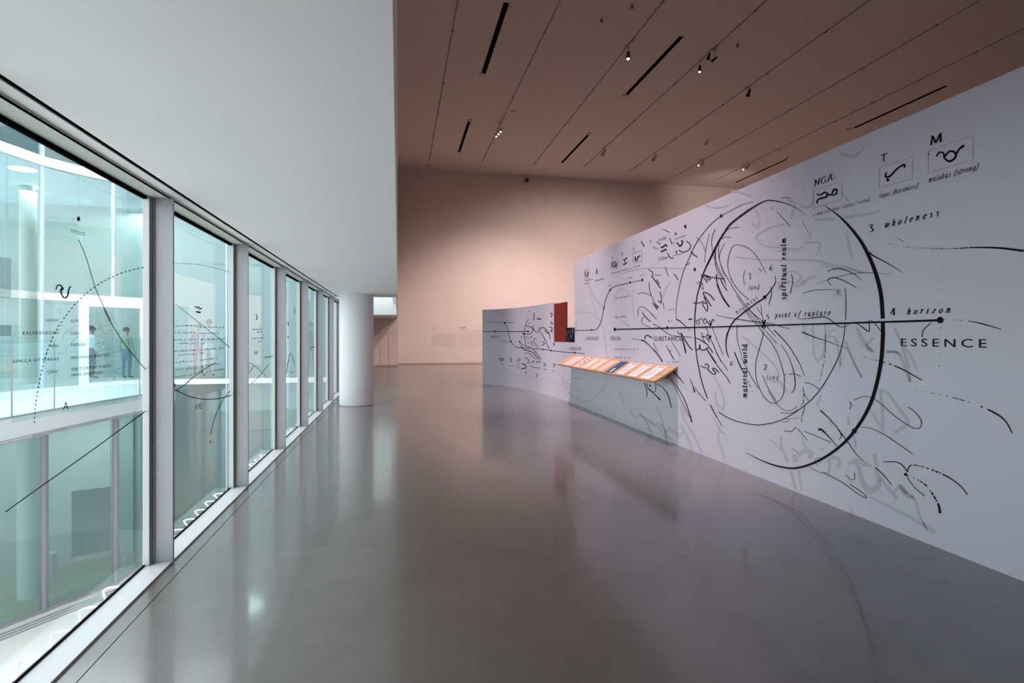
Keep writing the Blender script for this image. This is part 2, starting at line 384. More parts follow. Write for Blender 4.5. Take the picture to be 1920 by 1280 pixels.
bulk = sbox('wall_left', -1.62, -.045, 24.3, 28.1, SOF, 5.5, mat='soffit')
sbox('wall_left', -1.75, -1.5, 15.2, 30, -.25, 2.6, mat='soffit')
clr = MB().box(-1.66,-1.6,15.2,24.3,2.6,2.7).box(-1.66,-1.6,15.2,24.3,5.5,5.6).build('window_9', M['framel']); struct(clr)  # unseen clerestory, added to bring daylight onto the far bulkhead
MB().box(-1.635,-1.625,13.4,24.3,2.7,5.5).build('pane', M['glass'], clr)
sbox('ceiling', -1.75, -.2, YSE, 28.1, 5.5, 5.7, mat='soffit')
sbox('wall_left', -1.75, -1.62, YF-.2, YSE, SOF+.1, 5.7, mat='soffit')
wb = sbox('wall_back', -.02, XR, YB, YB+.2, -.2, CEIL+.1)
al = sbox('wall_back', -1.75, 0.0, 28.1, YB+.2, -.2, CEIL+.1)
sbox('wall_right', XR, XR+.2, YF, YB, -.2, CEIL+.1)
sbox('wall_front', -1.75, XR, YF-.2, YF, -.25, CEIL+.1)
sbox('base_shadow_back', 0.02, XR, YB-.012, YB, 0, .07, mat='beige')  # darker strip stands in for the shadow line of a recessed reveal
sbox('base_shadow_back', -1.5, -.01, 28.088, 28.1, 0, .07, mat='beige')  # same painted shadow line along the alcove wall
# service door seams in the alcove wall
dj = MB(); dj.box(-.86,-.85,28.092,28.1,.07,2.1); dj.box(-1.5,-.02,28.092,28.1,1.63,1.64); dj.box(-.45,-.44,28.092,28.1,.07,1.64)
dj.build('seam', M['beige'], al)

# ------------------------------------------------------------------ window wall
YM = lambda k: 4.0 + 1.856*k
def bay(n, k0):
    y0, y1 = YM(k0-1), YM(k0)
    fr = MB()
    fr.box(-1.612,-1.575,y0-.0,y0+.045,.014,2.405)         # posts either side
    fr.box(-1.612,-1.575,y1-.045,y1,.014,2.405)
    r = fr.build('window_%d'%n, M['framel']); r['kind'] = 'structure'
    MB().box(-1.62,-1.47,y0,y1,2.405,SOF+.1).build('header', M['header'], r)
    MB().box(-1.612,-1.46,y0,y1,-.25,.014).build('sill', M['sill'], r)
    fin = MB(); fin.box(-1.575,-1.452,y1,y1+.022,.0,2.405); fin.box(-1.612,-1.575,y1,y1+.02,.014,2.405)
    fin.build('mullion', M['frame'], r)
    MB().box(-1.575,-1.556,y1-.006,y1,.014,2.405).build('groove_shade', M['groove_shade'], r)  # flat grey strip paints the shade of a recess beside the fin
    g = MB(); g.box(-1.610,-1.600,y0+.045,y1-.045,.014,.024); g.box(-1.611,-1.588,y0+.045,y1-.045,2.386,2.405)
    g.build('gasket', M['black'], r)
    MB().box(-1.609,-1.601,y0+.045,y1-.045,.024,2.386).build('pane', M['glass'], r)
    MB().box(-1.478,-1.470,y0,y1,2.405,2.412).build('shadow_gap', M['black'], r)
    return r
BAYS = {}
order = [0,1,2,3,4,5,6,-1]
for n, k in enumerate(order): BAYS[k] = bay(n+1, k)
sbox('wall_left', -1.75, -1.46, YF, YM(-2), -.25, SOF+.1, mat='soffit')  # unseen stretch made solid to cut daylight on the printed wall
sbox('trim_1', -1.61, -1.46, YF, 30, -6.0, -.25, mat='soffit')   # outside face of the floor edge

# ------------------------------------------------------------------ round column
def cyl(r, z0, z1, n=64, cx=0, cy=0):
    m = MB(); m.prism([(cx+r*math.cos(2*PI*i/n), cy+r*math.sin(2*PI*i/n)) for i in range(n)], z0, z1); return m
cc = at(668.5, HY, 12.05)
col = cyl(.362, .012, SOF, 72, cc.x, cc.y).build('column', M['column'], None, True)
tag(col, 'thick round white column under the low ceiling at the end of the windows', 'column')
cyl(.355, 0, .012, 72, cc.x, cc.y).build('base_gap', M['beige'], col, True)

# ------------------------------------------------------------------ printed exhibition wall
P0 = on_z(0)(1920,1090); P1 = on_z(0)(1077.5,758)
d = (P0-P1).normalized(); Pn = P0 + d*((P0.y+1.6)/-d.y)
FP = [(Pn.x,Pn.y)]
for t in range(1, 9): q = P0.lerp(P1, 0) if t == 1 else P0.lerp(P1, (t-1)/7); FP.append((q.x,q.y))
for a in [(1059,751.2),(1037,743.6),(1023,739.6),(1009,735.9),(996,732.6),(984,729.6),(966,726.2),(946,723.2),(925,721.0),(904.5,719.6)]:
    q = on_z(0)(*a); FP.append((q.x,q.y))
def offs(P, d):
    out = []
    for i,p in enumerate(P):
        a = P[max(i-1,0)]; b = P[min(i+1,len(P)-1)]; tx,ty = b[0]-a[0], b[1]-a[1]; l = math.hypot(tx,ty)
        out.append((p[0]+ty/l*d, p[1]-tx/l*d))
    return out
TH = .16
FB = offs(FP, TH)
i75 = 8; i37 = 10      # 1077 and 1037 pixel stations
def run(mb, i0, i1, ztop, z0=0.0):
    poly = FP[i0:i1+1] + FB[i0:i1+1][::-1]; mb.prism(poly, z0, ztop)
wm = MB(); run(wm, 0, i75, 3.152); run(wm, i75, i37, 1.36); run(wm, i37, len(FP)-1, 2.325)
MW = wm.build('exhibition_wall', M['mural'])
tag(MW, 'long curved freestanding white wall printed with black calligraphy, a great circle and words', 'display wall')
EPS = [.003]
def on_mural(x, y):
    d = ray(x, y); best = None
    for i in range(len(FP)-1):
        (ax,ay),(bx,by) = FP[i],FP[i+1]; ex,ey = bx-ax,by-ay
        den = d.x*ey - d.y*ex
        if abs(den) < 1e-9: continue
        t = (ax*ey - ay*ex)/den; u = (ax*d.y - ay*d.x)/den
        if t > 0 and -.02 <= u <= 1.02 and (best is None or t < best[0]):
            l = math.hypot(ex,ey); best = (t, -ey/l, ex/l)
    if best is None:
        (ax,ay),(bx,by) = (FP[-2],FP[-1]) if x < 1000 else (FP[0],FP[1]); ex,ey = bx-ax,by-ay
        den = d.x*ey - d.y*ex; t = (ax*ey-ay*ex)/den; l = math.hypot(ex,ey); best = (t,-ey/l,ex/l)
    t, nx, ny = best; p = EYE + d*t
    p.x += nx*EPS[0]; p.y += ny*EPS[0]
    return p
# ------------------------------------------------------------------ red panel and picture set in the notch
def along(i0, i1, t): return tuple(FP[i0][k]+(FP[i1][k]-FP[i0][k])*t for k in (0,1))
def set_in_notch(name, xa, xb, ytop, mat, dep0=.05, dep1=.10):
    m = MB(); a = on_mural(xa,640); b = on_mural(xb,640)
    ztop = (on_mural((xa+xb)/2, ytop)).z
    tx,ty = (b-a).normalized().xy; nx,ny = -ty, tx
    if nx < 0: nx, ny = -nx, -ny
    c = [(a.x+nx*dep0,a.y+ny*dep0),(b.x+nx*dep0,b.y+ny*dep0),(b.x+nx*dep1,b.y+ny*dep1),(a.x+nx*dep1,a.y+ny*dep1)]
    m.prism(c, 1.361, ztop); return m.build(name, mat), a, b, ztop, (nx,ny)
rp, *_ = set_in_notch('red_panel', 1038.5, 1060.5, 568, M['red'], .01, .05)
tag(rp, 'tall plain dark red board standing in the gap of the printed wall', 'panel')
def night():
    m = bpy.data.materials.new('dark_photo'); m.use_nodes = True; nt = m.node_tree; b = nt.nodes['Principled BSDF']
    tc = nt.nodes.new('ShaderNodeTexCoord'); v = nt.nodes.new('ShaderNodeTexNoise'); v.inputs['Scale'].default_value = 9; v.inputs['Detail'].default_value = 3
    r = nt.nodes.new('ShaderNodeValToRGB'); e = r.color_ramp.elements; e[0].position = .5; e[0].color = (.004,.005,.012,1); e[1].position = .62; e[1].color = (.10,.16,.22,1)
    x = e.new(.68); x.color = (.28,.05,.03,1)
    nt.links.new(tc.outputs['Object'], v.inputs['Vector']); nt.links.new(v.outputs['Fac'], r.inputs[0]); nt.links.new(r.outputs[0], b.inputs['Base Color']); b.inputs['Roughness'].default_value = .7; b.inputs['Specular IOR Level'].default_value = .1
    return m
pp, *_ = set_in_notch('picture', 1061, 1074.5, 614, night(), .01, .05)
tag(pp, 'small dark blue-black picture with pale blurs beside the red board', 'picture')

# ------------------------------------------------------------------ tilted wooden shelf on the wall and its cards
bl, br = on_mural(1072,664.5), on_mural(1271,688)
zb = 1.085
dirw = Vector((br.x-bl.x, br.y-bl.y, 0)).normalized(); nrm = Vector((dirw.y, -dirw.x, 0))
if nrm.x > 0: nrm = -nrm
BL = Vector((bl.x,bl.y,zb)); BR = Vector((br.x,br.y,zb)); SD = nrm*.345 + Vector((0,0,-.205))
SN3 = dirw.cross(SD).normalized()
if SN3.z < 0: SN3 = -SN3
sh = MB(); t = .024
sh.hexa([BL-SN3*t, BR-SN3*t, BR+SD-SN3*t, BL+SD-SN3*t, BL, BR, BR+SD, BL+SD])
shelf = sh.build('sloping_shelf', M['wood'])
tag(shelf, 'tilted pale wooden reading shelf projecting from the printed wall, carrying information cards', 'shelf')
for u in (.06,.5,.94):
    b = MB(); p = BL.lerp(BR,u); q = SD*.62
    a = p - dirw*.012 - SN3*t; c = p + dirw*.012 - SN3*t
    b.add([a, a+q, a+Vector((0,0,-.17)), c, c+q, c+Vector((0,0,-.17))], [(0,1,2),(5,4,3),(0,3,4,1),(1,4,5,2),(2,5,3,0)])
    b.build('bracket', M['wood'], shelf)
ls = MB(); L_ = (BR-BL).length
ls.hexa([BL+SD*.985-SN3*t*1.05, BR+SD*.985-SN3*t*1.05, BR+SD*1.01-SN3*t*1.05, BL+SD*1.01-SN3*t*1.05, BL+SD*.985+SN3*.008, BR+SD*.985+SN3*.008, BR+SD*1.01+SN3*.008, BL+SD*1.01+SN3*.008])
ls.build('front_lip', M['wood'], shelf)
def spt(u, v, h=0): return BL.lerp(BR,u) + SD*v + SN3*h
def u_of(xq):      # fraction along the front edge for a photo x in crop Q
    x = 1030 + xq/7.385
    lo, hi = -.2, 1.2
    for _ in range(40):
        mid = (lo+hi)/2; P = spt(mid,.93) - EYE; xx = 960 + F*(P.x*CS-P.y*SN)/(P.x*SN+P.y*CS)
        if xx < x: lo = mid
        else: hi = mid
    return lo
M['palecard'] = principled('pale_wood_print', (.58,.44,.35), .55, noise=(9,.06))
M['pinkcard'] = principled('pink_print', (.58,.42,.40), .55, noise=(9,.05))
cards = [(1255,1380,'card','white card at the near end of the wooden shelf, close to its right edge'),
         (1085,1195,'card','middle one of the three white cards on the wooden shelf'),
         (915,1018,'card','white card directly beside the blue card on the wooden shelf'),
         (782,868,'blue','dark blue card with a small white slip lying on the wooden shelf'),
         (660,745,'palecard','pale yellowish sheet next to the blue card on the wooden shelf'),
         (545,620,'palecard','faint cream sheet, second beyond the blue card on the wooden shelf'),
         (445,515,'palecard','faint peach sheet on the shelf beside the sheet with dark marks'),
         (345,415,'pinkcard','pinkish sheet with dark scribbled marks on the far part of the shelf'),
         (190,300,'pinkcard','pale pink blank sheet at the far end of the wooden shelf')]
for xa,xb,mt,lb in cards:
    u0,u1 = u_of(xa),u_of(xb); v0,v1 = (.10,.93)
    c = MB(); c.hexa([spt(u0,v0),spt(u1,v0),spt(u1,v1),spt(u0,v1),spt(u0,v0,.006),spt(u1,v0,.006),spt(u1,v1,.006),spt(u0,v1,.006)])
    k = c.build('information_card', M[mt]); tag(k, lb, 'card', 'cards on the sloping shelf')
    pr = MB(); rnd = random.Random(int(xa))
    if mt == 'card':
        for j in range(7):
            v = .36+.07*j; 
            pr.add([spt(u0+(u1-u0)*.15,v,.0075),spt(u0+(u1-u0)*rnd.uniform(.6,.85),v,.0075),spt(u0+(u1-u0)*.6,v+.012,.0075),spt(u0+(u1-u0)*.15,v+.012,.0075)],[(0,1,2,3)])
        tag(pr.build('print', M['inkg'], k), kind='stuff')
        pm = MB()
        for j in range(4):
            uu = u0+(u1-u0)*(.25+.17*j); du = (u1-u0)*.055
            pm.add([spt(uu,.15,.008),spt(uu+du,.13,.008),spt(uu+du*1.5,.21,.008),spt(uu+du*.6,.23,.008)],[(0,1,2,3)])
        tag(pm.build('emblem_print', M['ink'], k), kind='stuff')
    elif mt == 'blue':
        pr.add([spt(u0+(u1-u0)*.45,.62,.0075),spt(u0+(u1-u0)*.72,.62,.0075),spt(u0+(u1-u0)*.72,.9,.0075),spt(u0+(u1-u0)*.45,.9,.0075)],[(0,1,2,3)])
        pr.build('white_slip', M['card'], k)
    elif xa == 345:
        for j in range(8):
            uu = u0+(u1-u0)*rnd.uniform(.3,.7); v = .12+.085*j
            pr.add([spt(uu,v,.0075),spt(uu+(u1-u0)*.25,v-.02,.0075),spt(uu+(u1-u0)*.2,v+.045,.0075),spt(uu-(u1-u0)*.05,v+.05,.0075)],[(0,1,2,3)])
        tag(pr.build('print', M['ink'], k), kind='stuff')

# ------------------------------------------------------------------ ceiling: tracks, slots, small fittings
oc = on_z(CEIL)
tracks = [((857,0),(805,300)),((1045,0),(904,303)),((1240,0),(1001,308)),((1442,0),(1094,313)),((1640,0),(1180,321)),((1822,0),(1266,330)),((2000,20),(1342,337))]
ords = ['first','second','third','fourth','fifth','sixth','seventh']
for i,(a,b) in enumerate(tracks):
    A = oc(*a); B = oc(*b); X = (A.x+B.x)/2 if i else B.x
    X = B.x; y1 = B.y; y0 = max(-2.0, A.y-9)
    t = MB().box(X-.018,X+.018,y0,y1,CEIL-.014,CEIL-.002).build('lighting_track', M['track'])
    tag(t, '%s thin recessed lighting track of the high ceiling counted from the left'%ords[i], 'lighting track', 'lighting tracks of the high ceiling')
    rnd = random.Random(i); y = y0+.7
    j = MB()
    while y < y1:
        j.box(X-.03,X+.03,y,y+.12,CEIL-.02,CEIL-.011); y += rnd.choice([1.9,2.6,3.4])
    tag(j.build('connector', M['dblack'], t), kind='stuff')
slots = [((948,5),(908,137),.075,'widest black linear slot, nearest at the upper left of the high ceiling'),
 ((879,228),(861,285),.06,'shortest black linear slot, far left of the high ceiling near the back wall'),
 ((1277,68),(1177,176),.07,'long black linear slot in the middle of the high ceiling beside the big lit spotlight'),
 ((1104,252),(1053,305),.06,'black linear slot at the centre far end of the high ceiling'),
 ((1772,161),(1603,240),.07,'long black linear slot above the right part of the printed wall'),
 ((1475,298),(1380,342),.06,'black linear slot just above the top edge of the printed wall, far right end')]
for a,b,wd,lb in slots:
    A,B = oc(*a),oc(*b); X = (A.x+B.x)/2
    s = MB().box(X-wd,X+wd,A.y,B.y,CEIL-.006,CEIL-.001).build('ceiling_slot', M['black'])
    tag(s, lb, 'air slot', 'black linear slots in the high ceiling')
disc = [(905,139,'beside the widest slot'),(880,225,'at the near end of the shortest slot'),(1172,179,'by the far end of the long middle slot'),(1104,250,'at the near end of the central far slot'),
        (1592,242,'by the far end of the slot above the printed wall'),(804,310,'past the end of the first track'),(962,209,'between the second and third track'),(1477,295,'by the slot at the far right end')]
for x,y,lb in disc:
    p = oc(x,y); c = cyl(.11, CEIL-.03, CEIL, 20, p.x, p.y).build('ceiling_rose', M['beige'], None, True)
    tag(c, 'small round beige ceiling fitting '+lb, 'ceiling fitting', 'small round ceiling fittings')
for x,y,lb in [(1128,36,'left one of two tiny dark sprinklers at the top of the picture'),(1185,10,'uppermost tiny dark sprinkler right of the top centre'),(1383,83,'tiny dark sprinkler between the fourth and fifth track')]:
    p = oc(x,y); s = MB(); s.tube([(p.x,p.y,CEIL),(p.x,p.y,CEIL-.06)], .025, 8); s.tube([(p.x,p.y,CEIL-.06),(p.x,p.y,CEIL-.07)], .05, 10)
    tag(s.build('sprinkler', M['dblack']), lb, 'sprinkler', 'sprinklers in the high ceiling')
p = on_y(YB-.1)(988,337)
s = MB(); s.box(p.x-.08,p.x+.08,YB-.12,YB,p.z-.07,p.z+.07); s.tube([(p.x,YB-.12,p.z-.02),(p.x-.05,YB-.3,p.z-.12)],.07,12)
tag(s.build('security_camera', M['dblack']), 'small dark camera high on the back wall just below the ceiling', 'camera')

def spotlight(x, y, xt, yt, mat, lit, label, aim, size=1.0, group='spotlights under the tracks'):
    """x, y: photo position of the head; xt, yt: where its stem meets the track"""
    T = oc(xt, yt); T.z = CEIL-.022
    dpt = (T-EYE).x*SN + (T-EYE).y*CS
    H = at(x, y, dpt)
    r = empty('spotlight', T, label, 'spotlight', group)
    st = MB(); st.tube([T, Vector((H.x,H.y,T.z-.02)), Vector((H.x,H.y,H.z+.17*size))], .012*size, 8); st.box(T.x-.025,T.x+.025,T.y-.06,T.y+.06,T.z-.03,T.z-.0)
    st.build('stem', M['beige'], r)
    ax = (Vector(aim)-H).normalized()
    hd = MB(); hd.tube([H-ax*.17*size, H-ax*.14*size, H-ax*.02*size, H+ax*.15*size], [.035*size,.05*size,.06*size,.10*size], 16)
    hd.build('lamp_head', mat, r, True)
    if lit:
        ln = MB(); ln.tube([H+ax*.151*size, H+ax*.157*size],[.055*size,.055*size],16); ln.build('lens', M['lamp'], r)
    else:
        ln = MB(); ln.tube([H+ax*.151*size, H+ax*.157*size],[.08*size,.08*size],16); ln.build('lens', M['black'], r)
    return r
spotlight(1178,104,1175,85,M['dblack'],True,'largest black spotlight with a bright face under the third track',(5.2,12.5,-2),.85)
spotlight(938.5,244,939.5,228,M['beige'],True,'upper right one of the three lit lamps hanging close together from the second track',(2.5,13,-12),.6)
spotlight(934.5,248.5,938,229.5,M['beige'],True,'middle one of the three lit lamps hanging from the second track',(2.5,13,-12),.6)
spotlight(930.5,253,937,231,M['beige'],True,'leftmost of the three lit lamps hanging from the second track',(2.5,13,-12),.6)
spotlight(1312,129,1312,113,M['dblack'],True,'slim black spotlight with a small lit face under the fourth track',(7.5,14,-10),.7)
spotlight(1329,106,1334,93,M['dblack'],False,'unlit black spotlight cluster lamp nearest the top under the fourth track',(9,22,0),.6)
spotlight(1339,111,1341,91,M['dblack'],False,'unlit small black lamp at the right of the cluster under the fourth track',(2,22,4),.6)
spotlight(1404,174,1403,163,M['dblack'],False,'unlit dark spotlight under the fifth track',(12,22,3),.8)
spotlight(1132,286,1131,278,M['beige'],False,'pale unlit spotlight near the far end of the fourth track',(6,32,2),1.0)
spotlight(1227,296,1226,287,M['beige'],False,'pale unlit spotlight near the far end of the fifth track',(9,32,2),1.0)
spotlight(1310,308,1312,300,M['beige'],True,'lit pale spotlight near the far end of the sixth track',(8,16,-4),.6)
spotlight(1317,306,1318,297,M['beige'],False,'unlit pale spotlight right beside the lit one on the sixth track',(12,32,2),.8)
spotlight(1394,316,1394,308,M['beige'],True,'lit pale spotlight just above the printed wall on the seventh track',(8,16,-4),.6)
spotlight(1402,312,1402,304,M['beige'],False,'unlit pale spotlight right beside the lit one on the seventh track',(12,32,2),.8)
spotlight(1325,268,1325,262,M['beige'],False,'small pale unlit lamp between the fifth and sixth track',(10,32,4),.6)
# ------------------------------------------------------------------ outside: courtyard and the glazed building opposite
K = 1.244
def ex(x, D):            # plan position of a photo column at relative depth D
    r = ray(x, HY)*(D*K); return (r.x, r.y)
ZE = lambda dz: 1.5 - dz*K   # heights relative to the eye, in the same scale
ZG, ZS, ZSB = ZE(4.40), ZE(1.085), ZE(1.42)
def dense(P, n=5):
    out = []
    for (ax,ay),(bx,by) in zip(P, P[1:]):
        out += [(ax+(bx-ax)*k/n, ay+(by-ay)*k/n) for k in range(n)]
    return out + [P[-1]]
up_path = [ex(*a) for a in [(-900,5.0),(-500,6.6),(-200,8.5),(0,10.2),(100,11.3),(200,12.1),(270,12.8),(322,13.2)]]
north = [ex(325,13.2), (-1.66, ex(600,13.2)[1])]
lo_path = [ex(*a) for a in [(-900,5.2),(-400,6.3),(0,8.3),(95,8.85),(190,9.4),(270,10.5),(300,11.4),(324,12.9)]]
edge_path = [ex(*a) for a in [(-900,4.6),(-500,5.3),(-200,6.1),(0,7.2),(60,7.75),(123,8.4),(195,9.25),(270,10.25),(300,10.9),(329,11.7)]]
pv = MB().prism([(-1.6,-9),(-22,-9),(-22,24),(-1.6,24)], ZG-.2, ZG).build('floor', M['pave']); pv['kind'] = 'structure'

B = empty('glass_building', (ex(100,11)[0], ex(100,11)[1], ZG), 'white and teal glazed building across the courtyard with a curved balcony slab', 'building')
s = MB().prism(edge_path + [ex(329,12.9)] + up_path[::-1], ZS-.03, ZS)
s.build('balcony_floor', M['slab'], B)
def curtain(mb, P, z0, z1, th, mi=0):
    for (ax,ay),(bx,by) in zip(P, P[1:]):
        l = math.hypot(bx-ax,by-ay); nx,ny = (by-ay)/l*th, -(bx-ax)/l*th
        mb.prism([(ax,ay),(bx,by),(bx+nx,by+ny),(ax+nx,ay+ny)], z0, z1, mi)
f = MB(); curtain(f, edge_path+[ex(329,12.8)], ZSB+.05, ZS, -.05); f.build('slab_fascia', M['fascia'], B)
f = MB(); curtain(f, edge_path+[ex(329,12.8)], ZSB-.02, ZSB+.05, -.12); f.build('drip_edge', M['frame'], B)
s = MB().prism(edge_path + [ex(329,12.9)] + lo_path[::-1], ZSB+.0, ZSB+.03); s.build('balcony_soffit', M['white'], B)
# glazing as separate panes
def between(P, xs):       # path points at given photo columns
    out = []
    for x in xs:
        r = ray(x, HY)
        for (ax,ay),(bx,by) in zip(P, P[1:]):
            ex_,ey_ = bx-ax,by-ay; den = r.x*ey_-r.y*ex_
            if abs(den) < 1e-9: continue
            t = (ax*ey_-ay*ex_)/den; u = (ax*r.y-ay*r.x)/den
            if t > 0 and -.001 <= u <= 1.001: out.append((r.x*t, r.y*t)); break
    return out
def panes(P, z0, z1, name, mat):
    for a,b in zip(P, P[1:]):
        m = MB(); curtain(m, [a,b], z0, z1, .02); m.build(name, mat, B)
ZT1, ZT1b = ZE(-.735), ZE(-.88)           # upper transom band
ZT2, ZT2b = ZE(-3.42), ZE(-3.60)
upx = between(up_path, [-700,-420,-180,-60,78,147,212,270,321])
panes(upx, ZS, ZT1, 'lower_pane', M['oglass']); panes(upx, ZT1b, ZT2, 'upper_pane', M['oglass']); panes(upx, ZT2b, ZE(-4.6), 'top_pane', M['oglass'])
f = MB(); curtain(f, between(up_path,[80,147,212,270,321]), ZT1, ZT1b, .06); f.build('transom', M['white'], B)
f = MB(); curtain(f, upx, ZT2, ZT2b, .10); f.build('transom', M['white'], B)
f = MB(); curtain(f, upx, ZS, ZS+.05, .05); f.build('sill_rail', M['white'], B)
for i,p in enumerate(upx):
    if i in (5,7): continue
    m = MB().box(p[0]-.045,p[0]+.045,p[1]-.045,p[1]+.045, ZS if i not in (6,) else ZT1, ZE(-4.6)); m.build('mullion', M['bluesteel'], B)
lox = between(lo_path, [-700,-420,-200,-60,83,217,296,323])
panes(lox, ZG+.06, ZSB, 'ground_pane', M['oglass'])
for p in lox:
    MB().box(p[0]-.05,p[0]+.05,p[1]-.05,p[1]+.05,ZG,ZSB).build('mullion', M['steel'], B)
f = MB(); curtain(f, lox, ZG, ZG+.07, .04); f.build('sill_rail', M['steel'], B)
gr = [(x+.0,y) for x,y in lox]
f = MB()
for j in range(3): curtain(f, [(x+.22+.10*j, y-.12-.06*j) for x,y in lox], ZG, ZG+.012, .05)
f.build('floor_grille', M['frame'], B)
bal = between(edge_path, [-300,-150,-60,22,102,262,325])
for a,b in zip(bal, bal[1:]):
    m = MB(); curtain(m, [a,b], ZS-.1, ZE(.04), -.015); m.build('balustrade_pane', M['railglass'], B)
for a in bal[3:]: MB().box(a[0]-.008,a[0]+.008,a[1]-.008,a[1]+.008,ZS,ZE(.04)).build('balustrade_joint', M['steel'], B)
# white door frame in the upper glazing
df = between(up_path, [147,164,262,272])
def colm(mb, a, b, z0, z1, th=.09): curtain(mb, [a,b], z0, z1, th)
f = MB(); colm(f, df[0], df[1], ZS, ZT1); colm(f, df[2], df[3], ZS, ZT1); colm(f, df[1], df[2], ZT1-.12, ZT1); colm(f, df[1], df[2], ZS, ZS+.1)
f.build('door_frame', M['white'], B)
# north side
yn = north[1][1]; xw = north[0][0]
ZN0, ZN1 = ZE(1.10), ZE(.985)
nx = [xw, -4.85, -3.6, -2.75, -1.66]
for a,b in zip(nx, nx[1:]):
    MB().box(a+.02,b-.02,yn,yn+.02,ZG,ZN0).build('ground_pane', M['oglass'], B)
    MB().box(a+.02,b-.02,yn,yn+.02,ZN1,ZE(-5)).build('lower_pane', M['oglass'], B)
    MB().box(a-.02,a+.02,yn-.03,yn+.03,ZG,ZE(-5)).build('mullion', M['bluesteel'], B)
MB().box(xw,-1.66,yn-.08,yn+.02,ZN0,ZN1).build('transom', M['white'], B)
# interiors
iw = [ex(*a) for a in [(-900,6.5),(-400,8.0),(0,10.0),(101,10.5),(133,10.7),(226,11.08),(268,11.3),(320,13.6)]]
lc = MB().prism(lo_path + iw[::-1], ZG-.0, ZG+.01); lc.build('ground_floor', M['oppfloor'], B)
f = MB(); curtain(f, between(iw,[-400,25,133]), ZG, ZSB, .15); curtain(f, between(iw,[209,250,300,318]), ZG, ZSB, .15)
curtain(f, between(iw,[133,209]), ZE(2.99), ZSB, .15); f.build('inner_wall', M['oppwall'], B)
f = MB(); curtain(f, [(x-.25,y+.5) for x,y in between(iw,[120,215])], ZG, ZE(2.9), .1); f.build('door_panel', M['oppdark'], B)
f = MB()
for xs in (60,98,152,182,250):
    q = between(iw,[xs]); 
    if q: f.box(q[0][0]-.01,q[0][0]+.02,q[0][1]-.03,q[0][1]-.0,ZE(2.9),ZSB)
curtain(f, [(x,y-.02) for x,y in between(iw,[25,133,226,300])], ZE(1.98), ZE(1.96), .02)
f.build('panel_seam', M['oppdark'], B)
for xs,lab in ((75,''),(97,'')):
    q = ex(xs,9.9); cyl(.11,ZG,ZG+.62,16,q[0],q[1]).build('bollard', M['oppwall'], B, True)
q = ex(57,9.3); cyl(.22,ZG,ZSB,24,q[0],q[1]).build('round_column', M['oppwall'], B, True)
# upper interior
ui = [ex(*a) for a in [(-900,8),(-400,11.5),(-60,13.4),(22,14.2),(100,14.8),(200,15.4),(290,16),(330,16.2)]]
MB().prism(up_path + ui[::-1], ZS-.03, ZS-.005).build('upper_floor', M['pave'], B)
MB().prism(up_path + ui[::-1], ZE(-3.42), ZE(-3.5)).build('upper_ceiling', M['oppceil'], B)
f = MB(); curtain(f, between(ui,[22,100,200,290,328]), ZS, ZE(-3.4), .1); f.build('inner_wall', M['oppwall'], B)
f = MB()
for xs in (30,95,176,207,252):
    q = between(ui,[xs]); f.box(q[0][0]-.015,q[0][0]+.015,q[0][1]-.05,q[0][1],ZS,ZE(-2.4))
curtain(f, [(x,y-.04) for x,y in between(ui,[22,100,200,290])], ZE(-2.45), ZE(-2.40), .03)
curtain(f, [(x,y-.04) for x,y in between(ui,[22,100,200,290])], ZE(-1.32), ZE(-1.30), .03)
f.build('panel_seam', M['oppdark'], B)
f = MB()
for a,b in ((168,172),(180,205)):
    qa = between(ui,[a,b]); curtain(f, [(x,y-.05) for x,y in qa], ZS, ZE(-.45), .03)
f.build('wall_panel', M['oppdark'], B)
f = MB(); curtain(f, between(ui,[-800,-400,-60,100,200,290,328]), ZE(-3.5), ZE(-4.6), .1); f.build('inner_wall', M['oppwall'], B)
MB().prism(up_path + ui[::-1], ZE(-4.6), ZE(-4.7)).build('roof', M['white'], B)
q = ex(53,12.6); cyl(.20,ZS,ZE(-3.4),24,q[0],q[1]).build('round_column', M['beigecol'], B, True)
# far shutters by the bright opening at the left
sh_ = MB()
for z0,z1 in ((-1.95,-.95),(-.28,-.0)):
    for j in range(12):
        zz = ZE(z0)-( -0); 
    a = ex(-60,13.0); b = ex(19,13.8)
    sh_ = MB(); curtain(sh_, [a,b], min(ZE(z0),ZE(z1)), max(ZE(z0),ZE(z1)), .05); sh_.build('shutter', M['oppdark'], B)
# north interior
yi = yn+3.2
MB().box(xw-7,-1.66,yi,yi+.1,ZG,ZE(-5)).build('inner_wall', M['oppwall'], B)
MB().box(xw-7,-1.66,yn+.03,yi,ZE(-5),ZE(-5.1)).build('upper_ceiling', M['oppceil'], B)
MB().box(xw,-1.66,yn+.03,yi,ZN0,ZN1-.02).build('upper_floor', M['oppfloor'], B)
MB().box(xw,-1.66,yn+.03,yi,ZG,ZG+.02).build('ground_floor', M['oppfloor'], B)
f = MB()
for xx in (-5.2,-4.6,-3.9,-3.1,-2.4): f.box(xx,xx+.02,yi-.03,yi,ZG,ZE(-5))
f.box(xw,-1.66,yi-.03,yi,ZE(-2.0),ZE(-1.98)); f.box(xw,-1.66,yi-.03,yi,ZE(2.6),ZE(2.62)); f.build('panel_seam', M['oppdark'], B)
MB().box(-3.35,-3.0,yi-.05,yi,ZE(-2.8),ZE(-1.0)).build('door_panel', M['white'], B)
